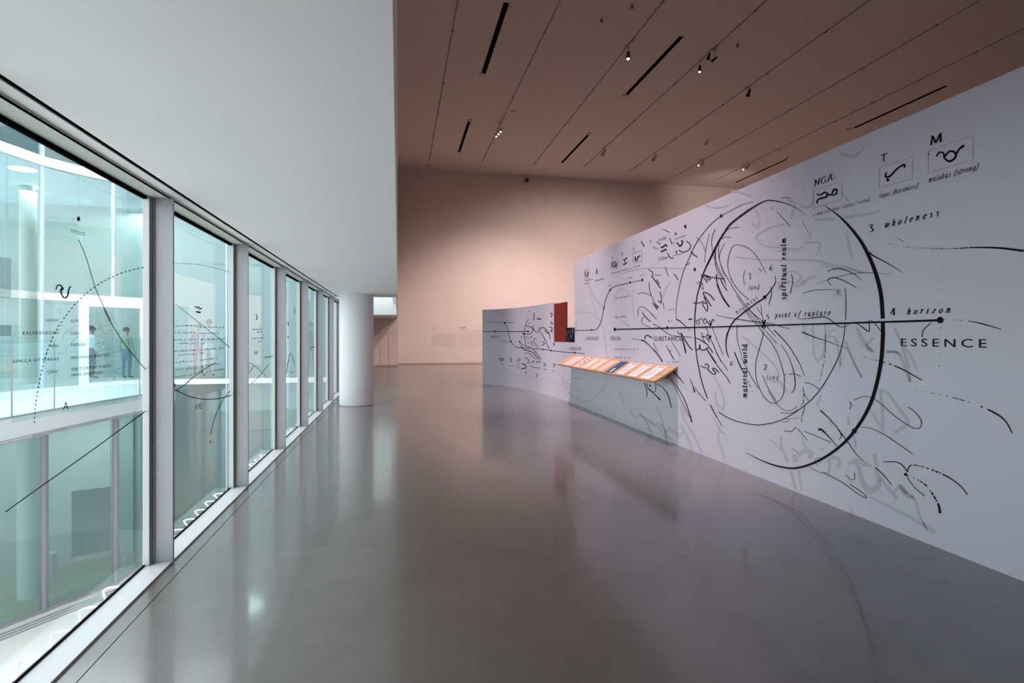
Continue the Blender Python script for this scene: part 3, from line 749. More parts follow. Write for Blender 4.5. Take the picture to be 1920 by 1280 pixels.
# ceiling lamps of that building, plus added fill lights to brighten its rooms
for k,(xs,D) in enumerate([(70,12.6),(150,13.4),(250,14.3),(-150,11),(-420,8.5)]):
    q = ex(xs,D)
    if k in (0,4): MB().box(q[0]-.06,q[0]+.06,q[1]-.06,q[1]+.06,ZE(-3.38),ZE(-3.42)).build('ceiling_lamp', M['lamp'], B)
    lamp('interior_fill','AREA',(q[0],q[1],ZE(-3.3)),(q[0],q[1],ZS),30,(.93,1,.97),shape='DISK',size=.8)
for xs,D in [(60,9.4),(200,10.2),(-250,7.2)]:
    q = ex(xs,D); lamp('interior_fill','AREA',(q[0],q[1],ZSB-.08),(q[0],q[1],ZG),25,(.95,1,.95),shape='DISK',size=.6)  # added fill for the ground floor, no lamp modelled
for xx in (-4.6,-2.8):
    lamp('interior_fill','AREA',(xx,yn+1.6,ZE(-4.5)),(xx,yn+1.8,0),60,(.93,1,.97),shape='DISK',size=.8)
    lamp('interior_fill','AREA',(xx,yn+1.6,ZN0-.1),(xx,yn+1.8,ZG),30,(.95,1,.97),shape='DISK',size=.6)

# white bent wire trim outside the window foot: one loop every quarter metre
YL0 = 2.96
base = None
ORD = ['nearest','second nearest','third nearest','fourth nearest','fifth nearest','sixth nearest','seventh nearest','farthest']
WN = {0:'widest window',1:'second window',2:'third window',3:'fourth window',4:'fifth window'}
cnt = {}
for k in range(-3, 36):
    y = YL0 + .25*k
    bk = next((i for i in range(5) if YM(i-1)+.06+.2 < y < YM(i)-.04), None)
    if bk is None: continue
    j = cnt.get(bk,0); cnt[bk] = j+1
    if j > 7: continue
    if base is None:
        m = MB(); z = -.005
        m.tube([(-1.614,.0,z),(-1.675,.0,z+.002),(-1.700,-.012,z+.002),(-1.705,-.04,z),(-1.69,-.07,z),(-1.616,-.2,z)], .006, 6)
        base = m.build('wire_loop', M['white'], None, True); base.location = (0,y,0); o = base
    else:
        o = base.copy(); COL.objects.link(o); o.location = (0,y,0)
    tag(o, 'white wire loop outside the foot of the %s, %s of its row'%(WN[bk], ORD[j]), 'wire loop', 'white wire loops along the window foot')

# ------------------------------------------------------------------ people behind the far glass
def person(x, y, rz, H, skin, top, legs, hair, label, cap=False, bag=None, z=None, pose=0):
    r = empty('person', (x,y,z), label, 'person'); s = H/1.75
    J = {}; V = []; E = []; R = []
    def v(n, p, rad, par=None):
        J[n] = len(V); V.append(Vector(p)*s); R.append(rad*s)
        if par: E.append((J[par], J[n]))
    v('pelvis',(0,0,.95),.125); v('waist',(0,0,1.1),.115,'pelvis'); v('chest',(0,.01,1.3),.135,'waist'); v('neckb',(0,.01,1.46),.07,'chest')
    v('neck',(0,.0,1.52),.05,'neckb'); v('jaw',(0,-.02,1.58),.065,'neck'); v('head',(0,-.01,1.66),.088,'jaw'); v('crown',(0,.0,1.72),.06,'head')
    for sg,t in ((1,'l'),(-1,'r')):
        v('hip'+t,(sg*.1,0,.9),.095,'pelvis'); v('knee'+t,(sg*.11,-.02,.5),.058,'hip'+t); v('ank'+t,(sg*.11,.02,.09),.04,'knee'+t); v('toe'+t,(sg*.13,-.15,.035),.035,'ank'+t)
        v('sh'+t,(sg*.18,.01,1.42),.06,'chest')
        if pose and sg > 0: el,wr,dz = (sg*.24,-.06,1.16),(sg*.10,-.24,1.2),(-.3,-.9,.1)
        else: el,wr,dz = (sg*.24,.02,1.13),(sg*.25,-.06,.88),(0,-.15,-1)
        v('el'+t,el,.042,'sh'+t); v('wr'+t,wr,.028,'el'+t)
        d = Vector(dz).normalized(); side = d.cross(Vector((sg,0,0))).normalized() if abs(d.x) < .9 else Vector((0,0,1))
        p = Vector(wr)+d*.05; v('palm'+t,p,.026,'wr'+t)
        for i in range(4):
            o = side*(.026-.017*i); q = p+d*.04+o; v('f%d'%i+t,q,.010,'palm'+t); v('g%d'%i+t,q+d*(.045,.055,.05,.038)[i]+Vector((0,-.008,0)),.008,'f%d'%i+t)
        q = Vector(wr)+d*.03+side*.035; v('th'+t,q,.011,'wr'+t); v('tt'+t,q+d*.035+side*.012,.009,'th'+t)
    me = bpy.data.meshes.new('body'); me.from_pydata(V, E, []); o = link('body', me, r)
    o.matrix_parent_inverse = Matrix(); 
    sk = o.modifiers.new('s','SKIN'); sk.use_smooth_shade = True
    for i,d in enumerate(me.skin_vertices[0].data): d.radius = (R[i],R[i]*(.72 if i < 3 else 1)); d.use_root = (i == 0)
    o.modifiers.new('u','SUBSURF').levels = 1; o.modifiers['u'].render_levels = 1
    dg = bpy.context.evaluated_depsgraph_get(); nm = bpy.data.meshes.new_from_object(o.evaluated_get(dg))
    o.modifiers.clear(); o.data = nm
    nm.materials.clear()
    for mm in (skin, top, legs, M['dblack']): nm.materials.append(mm)
    wrz = [(J['wrl'],J['wrr'])]
    for p in nm.polygons:
        c = p.center/s
        mi = 0
        if c.z < .10: mi = 3
        elif c.z < 1.0 and abs(c.x) < .215: mi = 2
        elif c.z < 1.49 and not ((c.z < .93 or (pose and c.y < -.20))): mi = 1
        p.material_index = mi; p.use_smooth = True
    hb = MB()
    def shell(r0, z0, cz, tilt=0):
        vs=[];fs=[];n=14;m_=7
        for i in range(m_+1):
            a = PI*.5*i/m_*(1.15)
            for k in range(n):
                b = 2*PI*k/n; vs.append(Vector((math.cos(b)*math.sin(a)*r0*.86, math.sin(b)*math.sin(a)*r0*1.05+.012, cz+math.cos(a)*r0*1.0))*s)
        for i in range(m_):
            for k in range(n): fs.append((i*n+k,i*n+(k+1)%n,(i+1)*n+(k+1)%n,(i+1)*n+k))
        return vs,fs
    vs,fs = shell(.112,0,1.665); hb.add(vs,fs)
    h = hb.build('hair' if not cap else 'cap', hair, None, True); h.parent = r
    fb = MB()   # nose, ears, eyes
    for sg in (1,-1): fb.add(*shellball((sg*.035,-.098,1.665),.010,s))
    e = fb.build('eyes', M['dblack'], None); e.parent = r
    nb = MB(); nb.add(*shellball((0,-.108,1.64),.016,s)); 
    for sg in (1,-1): nb.add(*shellball((sg*.088,.0,1.645),.02,s))
    e = nb.build('nose_and_ears', skin, None, True); e.parent = r
    mb_ = MB().box(-.022*s,.022*s,-.104*s,-.095*s,1.603*s,1.609*s); e = mb_.build('mouth', M['red'], None); e.parent = r
    if bag:
        b = MB(); b.box(-.15*s,.15*s,.10*s,.26*s,1.02*s,1.42*s); e = b.build('backpack', bag, None); e.parent = r
        e.modifiers.new('b','BEVEL').width = .05
    r.rotation_euler = (0,0,rz)
    return r
def shellball(c, r, s, n=8, m_=5):
    vs=[];fs=[]
    for i in range(m_+1):
        a = PI*i/m_
        for k in range(n): b = 2*PI*k/n; vs.append((Vector(c)+Vector((math.cos(b)*math.sin(a),math.sin(b)*math.sin(a),math.cos(a)))*r)*s)
    for i in range(m_):
        for k in range(n): fs.append((i*n+k,i*n+(k+1)%n,(i+1)*n+(k+1)%n,(i+1)*n+k))
    return vs,fs
sk = principled('skin', (.50,.33,.25), .6); hr = principled('dark_hair', (.03,.028,.03), .6)
olive = principled('olive_shirt', (.32,.36,.25), .8); jean = principled('blue_jeans', (.07,.13,.23), .8)
lblue = principled('light_blue_shirt', (.42,.56,.72), .8); maroon = principled('maroon_cloth', (.40,.17,.24), .8)
wht = principled('white_shirt', (.78,.82,.88), .8); dk = principled('dark_trousers', (.06,.08,.11), .8)
q = ex(237,14.0); person(q[0],q[1],PI*.9,1.62,sk,olive,jean,hr,'person in olive top and blue jeans, back turned, in the far white door frame',z=ZS)
q = ex(172,14.0); person(q[0],q[1],PI*.75,1.66,sk,wht,dk,hr,'person in white shirt and dark trousers at the left jamb of the far door frame',z=ZS,pose=1)
q = ex(392,13.6); person(q[0],q[1],.2,1.75,sk,lblue,wht,hr,'person in a light blue shirt behind the second window, facing the gallery',z=ZN1-.02,pose=1)
q = ex(372,14.3); person(q[0],q[1],.5,1.62,sk,maroon,maroon,hr,'person in maroon clothes half hidden behind the light blue shirt',z=ZN1-.02)
q = ex(583,14.2); person(q[0],q[1],.5,1.68,sk,jean,dk,hr,'person in dark blue clothes seen through the fourth narrow window',z=ZN1-.02)
# ------------------------------------------------------------------ print on the exhibition wall
def stroke(k, w, pts, name='brush_stroke', mat='ink', eps=.003, parent=None, surf=None, **kw):
    EPS[0] = eps; mb = MB(); ribbon(mb, px(k, pts), w, surf or on_mural, **kw)
    if mb.f: return mb.build(name, M[mat], parent if parent is not None else MW)
def spot_(k, x, y, rx, ry, name='dot', mat='ink', parent=None, surf=None):
    EPS[0] = .0042; mb = MB(); q = px(k,(x,y)); dot(mb, q[0], q[1], rx, ry, surf or on_mural); return mb.build(name, M[mat], parent if parent is not None else MW)
S = stroke
# grey ghost writing first
GH = [
('N',5,[(110,540),(120,640),(170,760)]),('N',3,[(0,560),(60,600),(110,660)]),('N',5,[(190,830),(215,920),(240,1000)]),('N',4,[(260,830),(275,920),(290,1010)]),
('N',7,[(220,690),(232,725),(240,760)]),('N',8,[(255,700),(300,665),(345,662),(372,690),(345,722)]),('N',3,[(290,540),(312,600),(330,650)]),('N',4,[(455,180),(430,240),(425,285)]),
('N',6,[(960,150),(980,300),(985,500)]),('N',4,[(880,320),(925,390),(970,460)]),('N',6,[(960,150),(1020,160),(1100,270),(1200,420),(1140,470),(1080,510)]),('N',4,[(730,520),(745,580),(750,640)]),
('N',(4,14,10,3),[(690,775),(760,755),(830,775),(900,800)]),('N',6,[(910,690),(920,740),(930,790)]),('N',(6,9,12,9,6),[(780,810),(800,900),(840,980),(890,1000),(945,960),(945,880),(915,820)]),
('N',7,[(960,900),(1040,990),(1110,1080)]),('N',(5,11,5),[(1080,1020),(1130,965),(1165,1010),(1190,1045),(1250,1060)]),('N',5,[(520,720),(525,790),(515,860)]),('N',8,[(540,715),(600,730),(615,770),(590,800)]),
('N',4,[(690,380),(688,440)]),('N',3,[(520,400),(550,450)]),('N',3,[(455,660),(480,640)]),
('O',(3,6,8),[(240,1030),(400,1110),(560,1190),(690,1275)]),('O',4,[(545,1040),(570,1110),(590,1180),(640,1260)]),('O',6,[(450,960),(500,1010),(545,1045)]),('O',5,[(125,1110),(145,1165)]),
('O',3,[(95,0),(140,130),(200,240)]),('O',7,[(235,30),(270,75)]),('O',5,[(360,70),(440,75),(480,160),(520,270)]),('O',3.5,[(480,30),(530,110),(570,190)]),('O',3,[(60,60),(58,160)]),
('P',4,[(820,470),(825,620),(832,760),(870,830),(920,780),(945,640),(945,470)]),('P',3,[(1060,530),(1000,535),(985,580),(1050,600),(1045,640)]),('P',4,[(1060,620),(1080,750),(1100,890)]),
('P',3,[(1130,620),(1220,820),(1310,1000)]),('P',(4,8,4),[(1255,490),(1300,590),(1360,690),(1430,745)]),('P',5,[(1350,680),(1430,600)]),('P',5,[(1640,500),(1700,650),(1760,850),(1800,1050)]),('P',5,[(1550,740),(1640,745),(1700,770)]),
('P',3,[(120,585),(300,740),(440,880),(480,960)]),('P',(3,6,3),[(390,1025),(440,1045),(480,1040),(550,1120),(540,1160)]),('P',3,[(720,440),(760,600)]),('P',6,[(1050,180),(1080,130),(1100,190)]),
('P',5,[(480,110),(540,60),(600,40),(660,90),(740,30)]),
('A',3,[(180,190),(260,210),(360,195)]),('A',3.5,[(390,80),(470,90),(550,120)]),('A',3,[(570,210),(595,250),(610,290)]),('A',3,[(560,330),(585,360),(605,355),(615,315)]),
('A',2.6,[(820,340),(700,370),(590,440),(640,510),(700,520),(800,530)]),('A',(2,6,3),[(750,560),(850,540),(900,550),(960,520)]),('A',(5,3),[(980,490),(1090,490),(1095,540),(1070,590)]),
('A',(2,2,4,6,4),[(410,600),(620,625),(860,628),(1060,635),(1200,670),(1440,730)]),('A',6,[(830,150),(900,180),(885,240),(860,300)]),('A',5,[(1050,310),(1150,300),(1210,305)]),
('A',(4,7,2),[(1270,300),(1380,275),(1490,260),(1590,235)]),('A',(2,6,2),[(1305,410),(1330,510),(1358,625)]),('A',4,[(790,850),(800,780),(850,720),(910,730),(950,770),(900,820)]),('A',5,[(960,830),(1000,780),(1070,760)]),
('A',4,[(760,800),(790,860)]),('A',5,[(1240,870),(1255,915)]),('A',5,[(1285,95),(1335,170)]),('A',5,[(940,190),(1000,210),(1035,180)]),('A',4,[(1110,670),(1200,690),(1220,720)]),('A',3,[(1270,670),(1360,700),(1450,730)]),
('C',(1,7,7,1),[(285,245),(350,295),(420,310),(480,280),(525,218)]),('C',4,[(240,430),(290,490)]),
('L',3,[(890,300),(960,420),(1005,560),(1000,685)]),('L',3,[(900,480),(925,620),(1000,690)]),('L',(2,4),[(870,750),(930,880),(970,940),(1030,990)]),('L',3.5,[(970,950),(935,990),(950,1080),(985,1180),(1020,1280)]),
('L',3.5,[(480,640),(540,820),(660,1020),(740,1210)]),('L',4.5,[(490,870),(560,1000),(630,1170)]),('L',2.5,[(200,650),(260,800),(320,1050)]),('L',4,[(0,760),(50,790),(110,900),(150,980)]),('L',3.5,[(80,900),(140,985)]),
('L',3.5,[(110,800),(170,870),(220,900),(300,1030)]),('L',3.5,[(200,850),(250,870),(330,1000),(400,1080)]),('L',3,[(330,960),(350,890),(385,960),(420,930),(470,1010),(520,950)]),('L',2.5,[(300,1000),(340,1060)]),('L',2.5,[(560,760),(500,640)]),
('E',1.6,[(255,780),(300,980),(360,1150)]),('E',1.8,[(270,820),(320,920),(420,1040)]),('E',1.5,[(520,960),(560,870),(620,820),(690,880)]),('E',1.2,[(740,830),(735,1000),(760,1190)]),('E',3,[(620,1170),(660,1210),(700,1230)]),
('E',1.6,[(620,650),(800,605),(1000,590),(1300,600)]),('E',1.0,[(250,460),(240,600),(250,800)]),('F',2.5,[(500,690),(515,665),(535,780)]),('F',3,[(600,820),(650,910),(690,865),(730,900),(800,960)]),('F',2.2,[(100,20),(95,120)]),
('G',1.2,[(840,840),(900,930),(1040,1000),(1060,1030)]),('G',1.5,[(1440,1060),(1455,1100)]),('G',1.2,[(610,920),(625,1000)]),('K',2.0,[(300,60),(220,180),(180,300)]),
]
for k,w,p in GH: S(k, w, p, 'grey_stroke', 'ghost', .0016)
# big lines and circle
S('_',(2.0,2.6,4.2),[(1153,617.2),(1400,611),(1700,602.2),(1763,600)],'horizon_line',eps=.0036)
for k,x,y,rx,ry in [('_',1763.5,599.8,6.2,6.2),('F',457,85,2.2,3.2),('F',943,70,1.8,3.2),('B',1290,910,4.6,5.0),('A',310,275,2.2,3.4),('J',780,222,1.9,3.1),('J',942,957,2.0,3.2),('A',658,925,3,3.4),('A',22,358,1.8,3),
    ('E',287,1270,1.2,1.8),('E',421,1031,1.2,2.2),('E',489,835,1.4,2.4),('E',709,753,1.4,2.4),('E',843,723,1.5,2.8),
    ('G',302,347,1.7,1.7),('G',363,532,1.4,1.4),('G',685,613,1.3,1.4),('G',765,623,1.3,1.6),('G',1003,645,1.3,2.0),('G',208,433,1.6,1.7),('G',535,433,1.6,1.8),('G',493,456,1.9,1.9),('G',452,536,1.6,1.6),
    ('L',125,400,1.6,1.8),('J',575,507,1,1),('C',705,500,2.8,2.8),('C',1034,295,1,1.4),('C',1138,1187,.8,.8),('O',492,885,2.6,3),('D',450,50,.9,.9),('D',447,178,.9,.9),('D',443,245,.9,.9),('D',442,307,.9,.9),('D',440,370,1,1),('_',1766,505,.8,.8),('_',1766,525,.8,.8),('_',1765,545,.8,.8)]:
    spot_(k,x,y,rx,ry)
S('A',(.7,3,4.8,6,7,7.4,7.4,7.4),[(1130,190),(1250,275),(1360,390),(1440,500),(1510,640),(1560,780),(1590,920),(1603,1098)],'great_circle_arc',eps=.0034)
S('B',(7.4,7.4,7,6,5,4,2.8,.6),[(1502,95),(1503,200),(1488,400),(1440,620),(1380,770),(1290,910),(1200,1010),(1080,1100),(960,1160),(830,1190),(700,1170),(590,1130),(520,1095),(468,1073)],'great_circle_arc',eps=.0034)
S('A',(1.6,3.4,3,3.6,2,2,1.8),[(690,150),(640,165),(560,210),(480,265),(385,340),(340,400),(290,480),(250,560),(210,640),(165,740),(140,830),(120,900),(105,1000),(98,1100),(97,1165)],'circle_arc')
S('B',(2,1.8,1.8,1.8),[(90,135),(95,230),(105,340),(125,450),(150,560),(188,668)],'circle_arc')
S('A',(2,1.3,.6),[(680,150),(760,158),(850,185),(920,220),(985,268)],'circle_arc')
S('A',(.8,1.1,1,.7),[(565,163),(480,185),(400,225),(310,275),(240,330),(160,420),(100,510),(50,620),(15,700),(-5,760),(-22,830),(-38,910),(-50,990),(-53,1100)],'thin_arc')
S('B',(1.2,1.6,1.6,1.4),[(1218,98),(1210,200),(1180,330),(1130,440),(1060,560),(1000,640),(940,700),(860,760),(780,810),(700,843),(620,860),(560,865),(480,855),(400,835),(330,805),(270,768)],'circle_arc')
S('A',(.7,1.3,1.3),[(1300,850),(1308,950),(1305,1108)],'circle_arc')
S('A',(.9,2.4,2.4,2.2),[(740,755),(745,800),(720,850),(658,925),(560,995),(450,1080),(400,1130),(370,1190),(352,1235)],'movement_curve')
S('B',(2.2,2,1.6),[(340,175),(328,220),(326,270),(333,320),(347,360)],'movement_curve')
BS = [
('A',.9,[(665,730),(620,640),(560,560),(500,520),(440,505),(400,520),(375,580),(362,650),(368,720),(400,800),(450,870),(530,945)]),
('A',.9,[(430,890),(480,960),(560,1050),(640,1120),(700,1190),(745,1240)]),
('A',1,[(262,380),(238,440),(235,520),(262,640),(300,740),(345,805)]),('A',1,[(290,480),(290,600),(320,700),(370,790),(430,890),(520,1010),(600,1100),(660,1190)]),
('A',.8,[(340,490),(300,570),(300,650),(340,760)]),('A',.7,[(215,420),(190,520),(175,650)]),('A',.9,[(260,560),(265,680),(310,800),(355,875)]),('A',.8,[(265,520),(270,640),(320,760),(350,840)]),
('P',1.1,[(330,540),(315,620),(280,740),(255,840),(250,940),(265,1040),(300,1130),(350,1210),(410,1255),(460,1250),(510,1205),(535,1130),(540,1040),(530,960),(505,860),(465,750),(400,640),(330,560),(270,480),(190,390),(130,310)]),
('P',.8,[(60,180),(130,280),(200,370),(290,470)]),('P',.9,[(70,470),(62,570),(85,690),(115,790)]),
('A',(.7,1.2,1.6,1.4,.8),[(265,1068),(400,1095),(640,1130),(720,1140),(800,1165),(860,1180)]),('A',.8,[(590,1005),(620,1045),(640,1070)]),('A',.8,[(625,985),(648,1140)]),
('P',(1.8,1.5,1.3,.7),[(435,525),(500,590),(580,680),(650,790),(700,880),(740,990)]),('P',1,[(360,540),(410,600),(465,660)]),('P',(.7,1,1.6,1.2),[(505,670),(570,770),(620,900),(645,1020),(640,1110),(608,1155)]),
('P',1.4,[(585,970),(640,963),(705,990)]),('P',1.1,[(740,1055),(800,1060),(885,1115)]),('P',(2.4,1.6,1,.6),[(715,545),(850,600),(960,635),(1060,672),(1180,712)]),
('P',(.6,1.6,2,1.6,1.4,.8),[(680,415),(780,410),(900,395),(960,400),(1020,440),(1080,485),(1135,495),(1190,462)]),
('P',(1,2,1.4,1,1.3,.8),[(1250,455),(1310,490),(1380,540),(1390,500),(1385,440),(1405,430),(1440,455),(1500,530),(1550,580)]),
('P',(1.2,1.1,.6),[(730,160),(830,130),(950,122),(1075,118)]),('A',(.5,1,1.2,.6),[(1070,820),(1200,775),(1350,740),(1500,730),(1660,742)]),
('A',(1.4,2,1.2,.6),[(1160,720),(1220,698),(1290,705),(1370,740),(1440,795)]),('A',(.8,1.5,1.4,.9),[(1190,835),(1162,790),(1200,768),(1280,790),(1395,852)]),
('A',(3,2,1.4,.7),[(1500,565),(1520,590),(1640,655),(1765,730)]),('A',1.2,[(870,740),(882,800),(862,895)]),('A',1.1,[(705,840),(712,900),(690,985)]),('A',.9,[(695,935),(710,935)]),('A',.8,[(500,708),(487,760),(498,830)]),
('A',.9,[(785,130),(830,130),(870,135)]),('A',.9,[(605,695),(620,705),(635,720)]),('A',.9,[(345,395),(390,372),(455,365)]),('A',.9,[(300,465),(340,445),(390,448)]),
('A',1.4,[(165,740),(230,765),(340,780)]),('A',(2.2,1.6,1.2,2),[(270,745),(275,800),(300,870),(340,950),(375,1000)]),
('M',1.6,[(240,1010),(270,1045),(300,1090)]),('M',1.6,[(250,1000),(290,1012),(338,1040),(300,1052),(285,1010)]),('M',.9,[(165,1075),(210,1130),(250,1170),(240,1120),(195,1070),(255,1105)]),
('M',.8,[(225,980),(235,1020),(220,1000)]),('M',.8,[(160,540),(210,580),(250,650),(275,720)]),
('K',1.8,[(960,345),(900,270),(830,225),(795,225),(800,260),(860,350),(912,435)]),('K',1.5,[(640,380),(740,378),(800,350)]),('K',1.7,[(800,290),(830,350),(855,430),(850,505),(815,460),(780,390),(850,380)]),
('K',(2.5,1.8),[(570,628),(600,622),(625,620)]),('K',1.2,[(685,630),(700,700),(740,690),(720,640),(765,608),(700,650)]),('K',1.3,[(775,610),(800,690),(850,660),(815,610),(800,650)]),('K',1.5,[(840,640),(900,725),(885,640),(905,720),(930,625),(962,660)]),
('K',.9,[(765,730),(790,760)]),('K',1.2,[(765,820),(790,900),(810,960)]),('K',1.4,[(760,895),(820,885),(860,930),(885,975)]),('K',1.3,[(860,880),(835,860),(890,870),(865,925),(915,865),(895,910)]),
('K',(1,2,2,1.3),[(670,905),(740,930),(820,980),(880,1030)]),('K',1.8,[(680,1080),(730,1070),(740,1000),(752,1080),(820,1082),(860,1050),(890,1060),(935,1130)]),('K',(1.8,2.2,1.6),[(840,1070),(900,1160),(985,1280)]),
('K',1.3,[(870,870),(930,980),(990,1120),(1060,1260)]),('K',1,[(820,720),(850,790),(870,860)]),('K',.9,[(920,740),(990,920),(1090,1160)]),('K',1.3,[(455,830),(490,990),(530,1140),(520,1060),(480,900)]),
('K',(1.4,2.2,1.6),[(460,830),(520,940),(590,1050),(635,1082)]),('K',(2,1.6,1),[(385,625),(450,660),(540,740)]),('K',.8,[(540,740),(600,800)]),('K',1,[(40,700),(110,730),(190,790),(260,840),(350,875),(480,885),(620,898)]),
('K',(1,1.5),[(395,805),(420,830),(440,860)]),('K',(1.4,1.4,2.6),[(995,90),(1030,200),(1090,320),(1185,440)]),('K',.9,[(1200,10),(1240,80),(1280,140)]),('K',.9,[(1060,30),(1100,120),(1150,190)]),
('K',(1,1.6,1.4),[(230,1020),(290,1120),(350,1230)]),('K',.8,[(320,970),(390,1080),(450,1180)]),('K',1,[(0,1040),(100,1130),(180,1260)]),('K',1,[(0,530),(50,580),(90,625)]),('K',1.3,[(30,0),(90,80),(155,165)]),
('K',1.1,[(140,210),(160,300),(155,385),(115,340)]),('K',1.6,[(30,380),(70,430),(100,480)]),('K',2,[(70,400),(120,452)]),('K',.9,[(185,370),(205,475)]),('K',1.3,[(90,40),(135,100)]),
('L',(2.2,1.8,.8),[(400,230),(470,305),(535,380)]),('L',(1,1.4,1.6,2.4),[(370,320),(450,420),(540,580),(590,720),(625,840)]),('L',.8,[(370,330),(430,440),(500,590),(600,780)]),('L',(.8,1.2,2.8),[(600,315),(630,390),(657,480)]),
('L',(.7,1.2),[(650,410),(700,480),(792,585)]),('L',(1,1.6,1.4),[(200,380),(270,420),(340,520),(380,670)]),('L',(1,1.4,3),[(95,440),(160,490),(245,572)]),('L',1.2,[(55,365),(75,430),(85,500),(78,535)]),
('L',1.1,[(90,370),(85,410),(110,440),(160,480),(188,460),(192,400),(185,370)]),('L',1.6,[(730,165),(780,185),(800,190)]),('L',1.8,[(780,150),(800,140),(830,170),(815,205),(880,262),(912,250),(870,200),(900,195),(950,245)]),
('L',1.4,[(825,0),(880,90),(960,200),(1040,300),(1085,370)]),('L',1,[(915,0),(960,80),(1060,225)]),('L',(1.8,1.6),[(845,630),(880,700),(930,790)]),('L',.9,[(930,790),(990,890)]),('L',1.3,[(1140,0),(1170,80),(1250,260)]),
('P',1,[(110,800),(200,980),(280,1110)]),('P',1,[(320,980),(370,1090),(460,1240)]),('N',.9,[(0,140),(60,240),(120,300),(180,320),(230,300),(250,280)]),('N',1,[(110,335),(200,340),(260,310),(300,290)]),
('N',.8,[(120,410),(160,415),(185,392),(150,385)]),('N',.7,[(190,390),(270,380)]),('N',1.2,[(140,490),(200,495),(245,458)]),('N',.9,[(255,470),(340,572)]),('N',1.1,[(310,495),(400,530),(540,590)]),('N',1,[(300,120),(315,180),(350,235)]),
('N',.9,[(210,640),(230,655),(255,675)]),('N',(2.4,1.8,1.6,1.2,1),[(450,315),(520,380),(600,470),(630,530),(610,570)]),('N',(2,1.4,.9),[(600,475),(680,580),(750,680),(815,745)]),('N',(4.4,2.4,1.4,.8),[(435,485),(460,480),(540,560),(600,635)]),
('O',(1.1,1.3),[(145,390),(210,368),(260,372),(310,400),(400,480),(480,540),(550,578),(590,572),(597,530),(560,475),(505,435)]),('O',(.8,1.5,1),[(190,570),(260,578),(350,620),(440,680),(540,750)]),
('O',(1.4,1.8,2),[(345,803),(420,802),(465,820),(505,868)]),('O',1.2,[(492,888),(550,970),(620,1030)]),('O',(2,1.6,1),[(288,838),(340,885),(400,958)]),('O',1,[(90,888),(125,918),(152,915),(150,870)]),
('O',1.3,[(-60,870),(0,900),(80,945),(160,1005),(225,1042),(218,1018),(120,950)]),('O',1.5,[(120,400),(130,425),(118,450)]),('O',.7,[(160,825),(195,845)]),('N',.8,[(365,805),(430,840),(490,860)]),('N',.7,[(425,790),(405,750),(425,722),(470,722)]),
('C',.8,[(775,960),(830,995)]),('D',(1.6,1.4,1),[(352,222),(360,185),(400,148)]),
('J',1.5,[(25,475),(45,520),(70,560)]),('J',1,[(285,480),(320,515),(365,520)]),('J',.9,[(390,270),(440,285),(510,325)]),('J',1.4,[(505,425),(530,460),(545,525)]),('J',2.3,[(355,575),(390,580),(420,545),(455,540),(462,570)]),
('J',2.3,[(358,650),(400,640),(440,610),(455,640)]),('J',2.3,[(630,510),(650,510),(680,560),(710,540),(735,480),(705,462)]),('J',1.3,[(790,470),(850,510),(875,550),(850,610),(790,650),(730,660),(665,625)]),('J',2,[(620,635),(632,690)]),
('J',1.5,[(470,675),(510,740),(545,765),(570,750)]),('J',.7,[(310,755),(500,745)]),('J',.7,[(580,720),(740,685)]),('J',.8,[(600,440),(680,410),(790,370)]),('J',1.7,[(870,655),(930,710),(985,742)]),('J',1.2,[(780,870),(820,875),(855,840)]),
('J',1.1,[(430,910),(460,990),(490,1080)]),('J',1.6,[(585,1035),(630,1090),(655,1140)]),('J',1.3,[(150,960),(225,1010),(215,1060),(200,1075)]),('J',1.4,[(200,1070),(270,1160),(360,1280)]),('J',.8,[(255,1052),(370,1055)]),('J',1.4,[(285,1130),(330,1200)]),
('J',.7,[(180,440),(190,500)]),('J',.7,[(225,560),(260,590),(330,600)]),('J',1.3,[(620,370),(625,330)]),
('E',1.3,[(915,755),(920,830),(940,900)]),('E',.9,[(785,878),(850,865),(930,890)]),('E',1,[(940,900),(980,980),(1010,1030)]),('E',1,[(1035,850),(1050,920),(1035,975)]),('E',1.6,[(955,975),(1000,1040)]),('E',.8,[(1065,980),(1080,1040)]),
('E',.8,[(800,1120),(790,1060),(820,1018),(870,1030),(940,1090),(995,1150)]),('E',1.5,[(840,1080),(880,1130),(930,1180)]),('E',.8,[(930,1240),(840,1200),(840,1140),(880,1120)]),('E',.8,[(960,1200),(1010,1230),(1060,1260)]),
('F',1.8,[(735,175),(740,145),(765,140),(805,165)]),('F',(2.4,1.2,.8,.6),[(700,183),(740,200),(820,280),(900,390)]),('F',.7,[(610,170),(700,183)]),('F',.8,[(810,210),(860,290)]),
('E',1,[(100,1275),(290,1270),(350,1250),(395,1160),(420,1030),(450,910),(490,835),(540,795),(620,775),(710,753),(845,723)]),
('G',.7,[(130,340),(250,342),(385,347)]),('G',.9,[(302,347),(330,410),(350,500),(375,550),(420,590),(500,598),(685,610),(765,623),(900,638),(1003,645),(1105,655)]),('G',1.2,[(80,433),(535,433)]),('G',.5,[(260,532),(363,532)]),
('H',1.1,[(785,460),(840,470),(910,520),(870,590),(830,605),(765,600)]),('H',.8,[(830,345),(790,420),(765,540),(760,640),(790,800)]),('H',1.2,[(905,455),(915,530)]),('H',.9,[(915,525),(1000,575),(1040,540)]),
('H',1.1,[(1000,540),(1050,495),(1110,505),(1190,600),(1200,700)]),('H',1.1,[(1050,580),(1100,670),(1190,860)]),('H',1.3,[(1110,540),(1180,600)]),('H',1.6,[(970,340),(1050,350)]),('H',1.2,[(935,240),(925,300),(930,340),(905,360)]),
